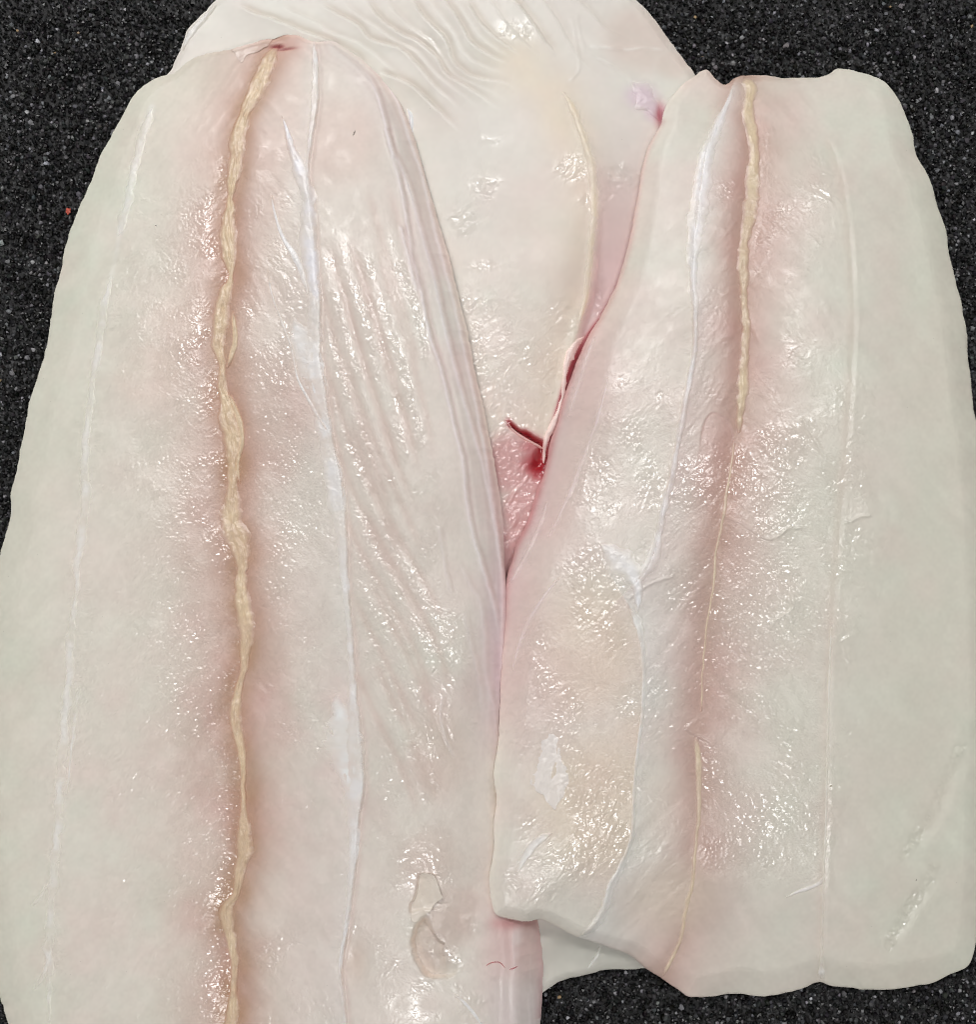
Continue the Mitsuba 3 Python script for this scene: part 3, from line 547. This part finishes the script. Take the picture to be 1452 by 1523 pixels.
SIN = [[(226, 160), (218, 185), (207, 225), (196, 270), (190, 300), (182, 330), (174, 352)], [(166, 410), (156, 450), (150, 490), (143, 540), (136, 580), (131, 620), (128, 660), (126, 710), (128, 740), (122, 790), (116, 840), (113, 890)], [(113, 880), (108, 930), (103, 990), (100, 1040), (95, 1090), (90, 1140), (88, 1190), (84, 1240), (80, 1300), (74, 1360), (72, 1430), (73, 1520)], [(88, 1280), (78, 1310), (62, 1330), (48, 1348)], [(76, 1400), (68, 1440), (50, 1472)], [(118, 1020), (110, 1080), (100, 1180)]]
for i, pts in enumerate(SIN):
    ribbon(left, 'fish_fillet__sinew' + ('_%03d' % i if i else ''), pts, [5] + [15 if i < 3 else 6] * (len(pts) - 2) + [5], 0.10, (226, 223, 218), fade=(.95, .95), seed=100 + i, lump=.8, edge=.5, patch=.8)
sheet(left, 'fish_fillet__torn_flap', [(623, 1300), (633, 1299), (644, 1300), (649, 1307), (653, 1318), (658, 1332), (652, 1340), (645, 1347), (638, 1358), (630, 1363), (621, 1372), (614, 1371), (611, 1358), (614, 1344), (619, 1330), (622, 1314)], lambda u, w: 0.05 + 1.9 * np.clip(u - .15, 0, 1) ** 1.3, (215, 204, 191), thick=.6, ragged=.7, blend=.15)
sheet(left, 'fish_fillet__skin_flap', [(344, 75), (360, 69), (378, 64), (396, 59), (406, 59), (398, 70), (382, 78), (368, 84), (358, 94), (352, 86)], lambda u, w: .12 + .3 * (1 - w), (204, 188, 180), thick=.2, ragged=.6, blend=.6)
ribbon(left, 'fish_fillet__blood_thread', [(722, 1437), (732, 1431), (742, 1430), (748, 1435), (752, 1440)], [1.5, 2, 1.8, 1.8, 1.2], .2, (172, 100, 100), across=5, seed=110, colvar=2)
ribbon(left, 'fish_fillet__blood_thread_001', [(757, 1442), (763, 1440), (771, 1436)], [1.2, 3, 1.2], .2, (170, 100, 104), across=5, seed=111, colvar=2)
ribbon(left, 'fish_fillet__sinew_006', [(676, 1478), (692, 1492), (706, 1508), (720, 1530)], [2, 6, 6, 4], .4, (226, 224, 222), fade=(.4, .4), seed=112)
ribbon(left, 'fish_fillet__dark_fleck', [(525, 203), (527, 198), (529, 194)], [1.5, 3, 1.5], .15, (120, 108, 98), across=5, seed=113, colvar=2)
ribbon(left, 'fish_fillet__dark_fleck_001', [(231, 335), (233, 337)], [2, 2], .15, (90, 84, 78), across=5, seed=114, colvar=2)
labels['fish_fillet'] = {'label': 'large raw white fish fillet on the left with a thick lumpy yellow fat line', 'category': 'fish fillet', 'group': 'raw fish fillets piled on black grit'}

# ------------------------------------------------------------------ right fillet
R_OUT = [(985, 182, 14, 5), (1000, 142, 11, 4), (1035, 113, 9, 3), (1051, 104, 8, 3), (1065, 118, 8, 3), (1078, 128, 8, 2.5), (1091, 118, 8, 3), (1108, 112, 7, 4), (1135, 112, 6, 4), (1170, 118, 5, 4), (1210, 118, 4, 4), (1235, 111, 4, 4), (1246, 104, 4, 4), (1262, 106, 3.5, 5), (1290, 111, 3, 6), (1315, 121, 2, 7), (1331, 138, 2, 8), (1346, 165, 2, 9), (1357, 198, 2, 10), (1363, 225, 2, 10), (1381, 265, 2, 10), (1396, 310, 2, 10), (1408, 350, 2, 10), (1416, 400, 2, 10), (1431, 452, 2, 10), (1438, 510, 2, 10),
         (1445, 575, 2, 10), (1447, 605, 2, 10), (1456, 640, 2, 10), (1464, 700, 2, 11), (1472, 800, 2, 11), (1477, 900, 2, 11), (1480, 1000, 2, 11), (1480, 1100, 2, 11), (1474, 1200, 2, 11), (1467, 1300, 2, 10), (1456, 1375, 2, 8), (1450, 1408, 2, 7), (1441, 1434, 2, 6), (1420, 1447, 1.4, 9), (1390, 1459, 1.4, 9), (1350, 1468, 1.4, 9), (1310, 1472, 1.4, 9), (1270, 1469, 1.4, 9), (1236, 1465, 1.6, 9), (1222, 1460, 1.6, 9), (1200, 1467, 1.6, 9), (1160, 1477, 1.6, 9), (1130, 1482, 1.6, 9), (1095, 1479, 1.6, 9), (1060, 1483, 1.6, 9),
         (1030, 1483, 3, 6), (1005, 1471, 3.5, 6), (985, 1456, 4, 6), (960, 1440, 5, 5), (940, 1424, 6.5, 5), (905, 1408, 9, 4.5), (880, 1399, 11, 4.5), (850, 1390, 13, 4), (825, 1377, 15, 4), (800, 1366, 17, 4), (780, 1370, 18, 4), (757, 1367, 19.5, 4), (737, 1360, 20.5, 4), (731, 1340, 20.5, 4.5), (729, 1312, 20.5, 5), (733, 1280, 20.5, 5), (735, 1230, 20, 6), (737, 1190, 20, 6), (735, 1150, 19.5, 7), (742, 1080, 18.5, 8), (745, 1000, 17, 9), (750, 930, 15, 10), (752, 870, 14, 12), (765, 820, 12.5, 14), (785, 775, 11.5, 14), (800, 730, 11, 13),
         (812, 690, 11, 12), (824, 640, 11.5, 12), (838, 592, 12, 12), (855, 542, 12, 11), (875, 502, 12, 9), (901, 460, 12, 8), (919, 420, 12.5, 7), (935, 370, 13, 7), (945, 310, 13.5, 7), (955, 250, 14, 6), (968, 212, 14, 6)]
R_LEV = [(1000, 180, 17.5), (1040, 140, 14), (1110, 150, 14.5), (1200, 150, 12.5), (1290, 150, 9.5), (980, 300, 19.5), (1050, 300, 21), (1110, 300, 19.5), (1220, 300, 18.5), (1330, 300, 12.5), (950, 450, 20.5), (1020, 450, 23), (1105, 450, 21.5), (1240, 450, 20), (1370, 450, 13), (860, 640, 18.5), (920, 620, 22.5), (1010, 640, 24.5), (1100, 640, 23), (1250, 640, 21), (1390, 640, 13.5), (820, 780, 19.5), (900, 800, 24), (980, 820, 26), (1080, 820, 24), (1240, 820, 21.5), (1400, 820, 14),
         (780, 950, 22), (860, 950, 26), (960, 980, 26.5), (1060, 980, 24), (1240, 980, 21.5), (1410, 980, 14), (770, 1150, 24.5), (850, 1150, 26.5), (960, 1150, 25.5), (1050, 1150, 23), (1230, 1150, 20), (1410, 1150, 13), (770, 1300, 24), (850, 1300, 23.5), (930, 1300, 20.5), (1040, 1300, 18.5), (1220, 1300, 16), (1390, 1300, 12), (760, 1350, 23), (850, 1365, 18), (950, 1390, 12), (1050, 1420, 8.5), (1220, 1420, 8), (1380, 1400, 7.5)]
right = Fillet('fish_fillet_001', R_OUT, R_LEV, 0.32, rough=0.42, seed=2)
x, y = right.XY[:, 0], right.XY[:, 1]
FAT_R = [(1108, 114, 22), (1116, 135, 20), (1115, 152, 15), (1112, 168, 24), (1118, 190, 22), (1122, 215, 20), (1121, 245, 18), (1118, 275, 24), (1117, 300, 24), (1114, 330, 22), (1108, 360, 14), (1106, 385, 22), (1105, 420, 16), (1107, 450, 12), (1109, 490, 14), (1108, 530, 15), (1106, 560, 18), (1104, 590, 16), (1101, 615, 14), (1099, 645, 10)]
FAT_R2 = [(1094, 655, 4), (1089, 685, 4), (1084, 715, 4), (1080, 745, 7), (1076, 770, 6), (1068, 810, 4), (1063, 850, 5), (1058, 890, 3), (1050, 940, 4), (1047, 990, 3), (1044, 1060, 3)]
FAT_R3 = [(1034, 1095, 4), (1037, 1115, 11), (1040, 1150, 11), (1040, 1190, 8), (1037, 1235, 6), (1034, 1280, 6), (1030, 1310, 5), (1022, 1345, 7), (1016, 1385, 6), (1006, 1415, 6), (992, 1440, 7), (986, 1452, 5)]
fat2 = right.line([r[:2] for r in FAT_R + FAT_R2 + FAT_R3])
d, t, _ = fat2.near(right.XY)
right.C[:] = (216, 208, 198)
right.C = mixc(right.C, (212, 207, 195), sstep(8, 30, d))
right.C = mixc(right.C, (208, 205, 191), sstep(34, 64, d + 5 * nz(x, y, 20, 121, 2)))
right.C = mixc(right.C, (202, 176, 165), .94 * np.exp(-((d - 2) / 13) ** 2) * (.85 + .3 * nz(x, y, 14, 122, 2)))
right.C = mixc(right.C, (184, 147, 136), .85 * np.exp(-((d + 2) / 6.5) ** 2) * (.9 + .4 * nz(x, y, 9, 123, 2)) * (1 - .5 * sstep(.75, 1, t)))
right.C = mixc(right.C, (178, 146, 128), .55 * np.exp(-(d / 3.0) ** 2) * (1 - .4 * sstep(.4, .6, t)))
right.Z -= 1.1 * np.exp(-(d / 3.4) ** 2) * (1 - .7 * sstep(.38, .5, t))
# warm left part and blood-stained edge along the gap
right.C = mixc(right.C, (216, 198, 180), .75 * sstep(.15, .8, right.blobs([(870, 960, 90, 110, .9), (900, 1200, 110, 110, 1), (980, 1330, 90, 70, .8), (950, 1100, 60, 60, .6)])))
edge = right.line([(985, 182), (968, 212), (955, 250), (945, 310), (935, 370), (919, 420), (901, 460), (875, 502), (855, 542), (838, 592), (824, 640), (812, 690), (800, 730), (785, 775), (765, 820), (752, 870), (750, 930), (748, 1000)])
de, te, _ = edge.near(right.XY, 60)
de = np.abs(de)
k = sstep(.3, .55, te) * (1 - sstep(.82, 1, te))
right.C = mixc(right.C, (208, 184, 178), .85 * np.exp(-(de / 19) ** 2) * sstep(.25, .5, te))
right.C = mixc(right.C, (201, 180, 178), .75 * np.exp(-(de / 5) ** 2) * k)
right.C = mixc(right.C, (186, 132, 132), .8 * np.exp(-(de / 1.4) ** 2) * k * (1 - .6 * sstep(.75, .9, te)))
right.C = mixc(right.C, (200, 164, 158), .5 * np.exp(-(de / 1.0) ** 2) * (1 - sstep(.4, .5, te)))
# the membrane edge that runs down left of the fat line, and the fold where it comes loose
SEAM_R = [(1088, 132), (1072, 172), (1056, 210), (1046, 240), (1041, 280), (1035, 330), (1030, 370), (1029, 420), (1032, 460), (1032, 510), (1024, 560), (1015, 610), (1004, 670), (994, 720), (984, 760), (975, 810), (958, 850), (945, 866)]
seam_r = right.line(SEAM_R)
ds, ts, _ = seam_r.near(right.XY, 40)
w = ds + .3 * nz(x, y, 3, 124, 2)
right.Z += .75 * sstep(-.4, .2, w) * np.exp(-np.maximum(w, 0) / 6) * sstep(0, .1, ts) * (w < 40)
right.C = mixc(right.C, (198, 176, 172), .6 * (w > 0) * np.exp(-np.maximum(w, 0) / 9) * sstep(.35, .6, ts))
right.C = mixc(right.C, (226, 222, 222), .6 * (w > 0) * np.exp(-np.maximum(w, 0) / 4) * (1 - sstep(.4, .55, ts)))
lens = right.line([(1044, 640), (1050, 622), (1061, 612), (1075, 617), (1087, 631), (1092, 646)])
dl, tl, ok = lens.near(right.XY, 20)
right.C = mixc(right.C, (192, 158, 150), .5 * (dl < 0) * np.exp(np.minimum(dl, 0) / 8) * ok)
right.Z -= .3 * sstep(.2, -.5, dl) * np.exp(np.minimum(dl, 0) / 5) * ok
SEAM_R2 = [(938, 905), (948, 925), (956, 960), (958, 1000), (957, 1050), (950, 1110), (944, 1170), (942, 1230), (936, 1260), (924, 1290), (908, 1320), (902, 1345), (890, 1370), (866, 1390)]
ds2, ts2, ok = right.line(SEAM_R2).near(right.XY, 40)
w = ds2 + .3 * nz(x, y, 3, 125, 2)
right.Z += ok * (.6 * sstep(.4, -.3, w) * np.exp(np.minimum(w, 0) / 6))
right.C = mixc(right.C, (208, 206, 202), .7 * ok * (w > 0) * np.exp(-np.maximum(w, 0) / 12))
# steps of torn membrane with wet rims
for i, pts in enumerate([[(1070, 745), (1078, 768), (1098, 776), (1118, 790), (1146, 803), (1162, 796), (1176, 786), (1196, 786), (1215, 800)], [(930, 900), (950, 880), (975, 866), (1010, 858)], [(1190, 620), (1215, 660), (1232, 690)], [(1255, 770), (1262, 778), (1280, 770), (1300, 768)], [(1018, 1078), (1030, 1090), (1050, 1100), (1064, 1112)], [(1168, 875), (1180, 900), (1160, 918), (1140, 925)]]):
    d, t, ok = right.line(pts).near(right.XY, 12)
    w = d + .35 * nz(x, y, 2.4, 126 + i, 2)
    right.Z += ok * sstep(0, .15, t) * (1 - sstep(.85, 1, t)) * (.35 * sstep(-.4, .3, w) * np.exp(-np.maximum(w, 0) / 4) + .22 * np.exp(-(w / .5) ** 2))
# long faint line through the right half
LN = [(1236, 215), (1248, 250), (1258, 300), (1264, 350), (1268, 420), (1270, 480), (1268, 540), (1264, 600), (1260, 660), (1256, 720), (1250, 780), (1246, 840), (1242, 880), (1238, 940), (1234, 1000), (1230, 1080), (1230, 1160), (1228, 1240), (1225, 1320), (1223, 1400), (1222, 1455)]
d, t, ok = right.line(LN).near(right.XY, 10)
w = d + .2 * nz(x, y, 4, 131, 2)
right.Z += ok * (.5 + .5 * nz(x, y, 9, 139, 2)) * (-.26 * np.exp(-(w / .9) ** 2) + .16 * np.exp(-((w - 1.6) / .8) ** 2))
right.C = mixc(right.C, (216, 205, 192), .5 * np.exp(-((w + .8) / 1.6) ** 2) * ok)
# two wet diagonal dents at the lower right
for pts in ([(1432, 1120), (1415, 1160), (1395, 1205), (1375, 1240), (1352, 1270)], [(1392, 1300), (1370, 1335), (1350, 1365), (1332, 1400)]):
    d, t, ok = right.line(pts).near(right.XY, 14)
    right.Z += ok * (-.35 * np.exp(-((d + .5) / 2.6) ** 2) + .2 * np.exp(-((d - 3) / 2.2) ** 2)) * sstep(0, .2, t) * (1 - sstep(.8, 1, t))
right.Z += 0.8 * nz(x, y, 34, 132, 2) + 0.22 * nz(x, y, 9, 133, 2)
streak = np.zeros(len(x))
for pts in ([(1432, 1120), (1415, 1160), (1395, 1205), (1375, 1240), (1352, 1270)], [(1392, 1300), (1370, 1335), (1350, 1365), (1332, 1400)]):
    d, t, ok = right.line(pts).near(right.XY, 14)
    streak = np.maximum(streak, ok * np.exp(-((d + 1.5) / 1.6) ** 2))
gl = right.blobs([(1130, 765, 80, 50, 1.1), (1180, 660, 50, 40, .9), (1100, 720, 40, 50, 1), (1030, 720, 60, 40, .9), (1140, 880, 60, 50, 1.3), (1100, 960, 90, 60, 1.2), (1060, 1000, 70, 50, 1.2), (1170, 960, 40, 40, 1.1), (895, 850, 46, 34, 1.2), (930, 830, 20, 18, 1.3), (900, 700, 70, 90, .6), (960, 690, 50, 90, .8), (990, 610, 40, 60, .7), (960, 560, 70, 100, .4), (900, 940, 60, 60, .6), (980, 900, 40, 40, .8), (860, 1060, 80, 60, .7), (960, 1040, 60, 50, 1.2), (1000, 1080, 50, 40, 1.2),
                  (830, 1120, 40, 30, 1.2), (850, 1150, 50, 40, 1.2), (885, 1190, 40, 40, 1.1), (790, 1000, 40, 70, .9), (775, 1070, 24, 60, 1.1), (780, 1270, 50, 70, .8), (860, 1270, 80, 40, .8), (920, 1180, 40, 90, .8), (1120, 1200, 90, 90, .6), (1260, 770, 60, 120, .8), (1270, 620, 50, 100, .45), (1150, 300, 100, 160, .35), (1220, 260, 60, 60, .5), (1330, 420, 60, 120, .25), (1250, 940, 40, 130, .6), (1130, 1070, 70, 50, .9), (1060, 1140, 40, 60, .8), (1170, 1160, 50, 40, .9), (1130, 1270, 60, 30, .6), (1060, 1260, 30, 40, .8), (1250, 1180, 50, 160, .45), (1330, 960, 80, 120, .2), (1300, 600, 60, 120, .35), (1000, 430, 60, 80, .25), (1050, 900, 70, 60, .9)])
gl = gl * (0.5 + .9 * sstep(-.4, .4, nz(x, y, 8, 134, 2)))
gl = np.maximum(gl, 1.9 * streak)
fibres(right, fat2, 320)
gl = gl * (.5 + .85 * sstep(-.35, .3, nz(x, y, 11, 141, 3)))
gl = np.maximum(gl, .22 * sstep(.0, .7, right.blobs([(900, 900, 190, 420, 1), (1130, 800, 190, 560, 1), (1240, 900, 110, 500, .9), (1000, 1200, 200, 200, 1)])) * (.4 + .9 * sstep(-.3, .3, nz(x, y, 7, 142, 3))))
right.wet = np.clip(.22 + 1.0 * sstep(-.05, .85, gl + .4 * nz(x, y, 3, 138, 3)), 0, 1)
right.Z += micro(right, fat2, 0.07 + gl, wl=1.1, amp=0.21, seed=135)
right.C += (5.0 * nz(x, y, 11, 202, 3) * (np.abs(nz(x, y, 60, 212)) + .5))[:, None] * [0.6, -0.9, -0.5]
right.C += (3.4 * nz(x, y, 6, 136, 3) + 2.0 * nz(x, y, 1.3, 137) + 1.6 * nz(x, y, .7, 637))[:, None]
v, f, c, wet = right.mesh()
put('fish_fillet_001__flesh', (v, f), c, wet=wet)
for i, (spec, rise, col, mat) in enumerate([(FAT_R, .65, (210, 190, 160), 'wet_flesh'), (FAT_R2, .35, (214, 196, 172), 'wet_flesh'), (FAT_R3, .4, (213, 194, 168), 'wet_flesh')]):
    ribbon(right, 'fish_fillet_001__fat_line' + ('_%03d' % i if i else ''), [r[:2] for r in spec], [r[2] for r in spec], rise, col, mat, across=13, step=.3, sink=.1, lump=.36, wl=2.4, colvar=11, seed=140 + i, wrinkle=.35, shape=1.8, fade=(.6, .6), edge=.45, patch=.25)
ribbon(right, 'fish_fillet_001__white_seam', [(p[0] + 3, p[1]) for p in SEAM_R], [6, 14, 18, 26, 30, 30, 22, 14, 9, 8, 9, 10, 10, 11, 13, 16, 20, 14], .2, (227, 224, 225), fade=(1.0, .7), seed=143, lump=.5, wrinkle=1.0, patch=.5)
ribbon(right, 'fish_fillet_001__white_seam_001', SEAM_R2, [6, 14, 10, 7, 7, 7, 7, 8, 9, 11, 13, 15, 18, 8], .2, (226, 224, 220), fade=(1.0, .5), seed=144, lump=.4, wrinkle=.5, patch=.5)
ribbon(right, 'fish_fillet_001__membrane', [(892, 808), (908, 820), (924, 834), (938, 850), (948, 868), (950, 890), (948, 912)], [10, 34, 44, 34, 20, 14, 8], .4, (232, 232, 235), fade=(.9, .9), seed=145, lump=.6, wrinkle=1.4, patch=.4)
sheet(right, 'fish_fillet_001__membrane_001', [(818, 1088), (830, 1100), (832, 1118), (846, 1160), (838, 1185), (826, 1204), (808, 1185), (788, 1160), (800, 1140), (806, 1110)], lambda u, w: .12 + .12 * np.sin(u * 14 + 5 * w), (228, 222, 219), thick=.2, ragged=1.1, blend=.3)
ribbon(right, 'fish_fillet_001__membrane_002', [(822, 1238), (808, 1246), (792, 1260), (778, 1282), (768, 1300)], [5, 12, 14, 10, 5], .25, (226, 222, 218), fade=(.7, .7), seed=147, lump=.4)
ribbon(right, 'fish_fillet_001__sinew', [(1237, 930), (1234, 1000), (1232, 1080), (1230, 1160), (1228, 1240), (1225, 1320), (1223, 1400), (1222, 1440)], [2, 4, 3, 3, 3, 3, 4, 5], .2, (222, 217, 208), fade=(.6, .6), seed=148, lump=.5, patch=.7)
ribbon(right, 'fish_fillet_001__sinew_001', [(1222, 1432), (1222, 1445), (1225, 1456)], [6, 14, 18], .4, (234, 233, 232), fade=(.4, .4), seed=149, lump=.4)
ribbon(right, 'fish_fillet_001__sinew_002', [(1168, 1335), (1190, 1325), (1210, 1318), (1228, 1305)], [3, 6, 7, 10], .2, (224, 220, 216), fade=(.8, .8), seed=150, lump=.5)
for i, pts in enumerate([[(885, 500), (870, 540), (858, 580), (846, 620)], [(815, 745), (805, 775), (790, 810), (772, 845), (755, 872)], [(905, 560), (890, 620), (868, 680), (845, 740), (815, 800)], [(832, 860), (800, 900), (775, 950), (762, 1000)]]):
    ribbon(right, 'fish_fillet_001__sinew_%03d' % (3 + i), pts, [3] + [6] * (len(pts) - 2) + [3], .12, (220, 203, 202), fade=(.95, .95), seed=151 + i, lump=.6, patch=.4)
ribbon(right, 'fish_fillet_001__dark_fleck', [(1234, 1169), (1238, 1168)], [2.5, 2.5], .15, (130, 118, 88), across=5, seed=160, colvar=2)
ribbon(right, 'fish_fillet_001__dark_fleck_001', [(1362, 1308), (1364, 1309)], [2.5, 2.5], .15, (100, 90, 78), across=5, seed=161, colvar=2)
labels['fish_fillet_001'] = {'label': 'raw white fish fillet on the right with thin yellow fat line and pink inner edge', 'category': 'fish fillet', 'group': 'raw fish fillets piled on black grit'}

# ------------------------------------------------------------------ loose grains of the grit
cover = shapely.unary_union([left.poly, right.poly, back.poly]).buffer(-5)
G = []
for (hx, hy, pitch, k) in ((178, 192, 1.06, 1.0),):
    gx, gy = np.meshgrid(np.arange(-hx, hx, pitch), np.arange(-hy - 5, hy, pitch))
    p = np.stack([gx.ravel(), gy.ravel()], -1) + rng.uniform(-.5, .5, (gx.size, 2)) * pitch
    p = p[~shapely.contains_xy(cover, p[:, 0], p[:, 1])]
    G.append(p)
p = np.vstack(G)
n = len(p)
r = np.clip(rng.lognormal(math.log(.62), .28, n), .3, 1.05)
far = (np.abs(p[:, 0]) > 150) | (np.abs(p[:, 1]) > 158)          # beyond the frame: coarser shapes
q = rng.normal(size=(n, 4)); q /= np.linalg.norm(q, axis=1, keepdims=True)
a, b, c_, d_ = q.T
Rm = np.stack([1 - 2 * (c_ * c_ + d_ * d_), 2 * (b * c_ - a * d_), 2 * (b * d_ + a * c_), 2 * (b * c_ + a * d_), 1 - 2 * (b * b + d_ * d_), 2 * (c_ * d_ - a * b), 2 * (b * d_ - a * c_), 2 * (c_ * d_ + a * b), 1 - 2 * (b * b + c_ * c_)], -1).reshape(n, 3, 3)
zc = -0.75 + r * .5 + rng.uniform(0, .75, n) ** 1.5
def grains(unit, faces, sel):
    m = int(sel.sum())
    vv = unit[None] * rng.uniform(.72, 1.25, (m, len(unit), 1)) + rng.normal(0, .07, (m, len(unit), 3))
    vv = np.einsum('nij,nkj->nki', Rm[sel], vv * [1, .9, .8]) * r[sel][:, None, None]
    vv += np.column_stack([p[sel], zc[sel]])[:, None]
    fv = vv[:, faces].reshape(-1, 3)                              # faceted: three vertices per face
    return fv, np.repeat(colour[sel], len(faces) * 3, 0)
base = np.clip(rng.lognormal(math.log(16), .95, n), 5, 110)
rare = rng.random(n)
base = np.where(rare > .991, rng.uniform(95, 170, n), base)
col = base[:, None] * np.array([1.0, 1.0, 1.03]) + rng.normal(0, 1.5, (n, 3))
tan = rng.random(n) > .9985
col[tan] = np.array([150, 128, 98])
colour = lin(np.clip(col, 3, 255))
ico = trimesh.creation.icosphere(0)
OCT = np.array([[1, 0, 0], [-1, 0, 0], [0, 1, 0], [0, -1, 0], [0, 0, 1], [0, 0, -1.0]])
OF = np.array([[0, 2, 4], [2, 1, 4], [1, 3, 4], [3, 0, 4], [2, 0, 5], [1, 2, 5], [3, 1, 5], [0, 3, 5]])
got = [grains(np.array(ico.vertices), np.array(ico.faces), ~far), grains(OCT, OF, far)]
fv, cols = np.vstack([g[0] for g in got]), np.vstack([g[1] for g in got])
ff = np.arange(len(fv)).reshape(-1, 3)
scene['ground__sand_grains'] = mikit.ply((fv * MM, ff), 'grit', smooth=False, color=cols)
labels['ground__sand_grains'] = {'kind': 'stuff'}
# one red grain beside the left fillet
rg = trimesh.creation.icosphere(1, 1.0)
rv = np.array(rg.vertices) * (1 + .25 * rng.normal(size=(len(rg.vertices), 1))) * [.75, .95, .6]
c0 = at([(101, 314)], 0.6)[0]
rv += [c0[0], c0[1], .55]
scene['red_grain'] = mikit.ply((rv * MM, np.array(rg.faces)), 'grit', smooth=False, color=np.tile(lin([176, 84, 70]), (len(rv), 1)))
labels['red_grain'] = {'label': 'tiny red grain on the black grit beside the upper left edge of the left fillet', 'category': 'grain'}
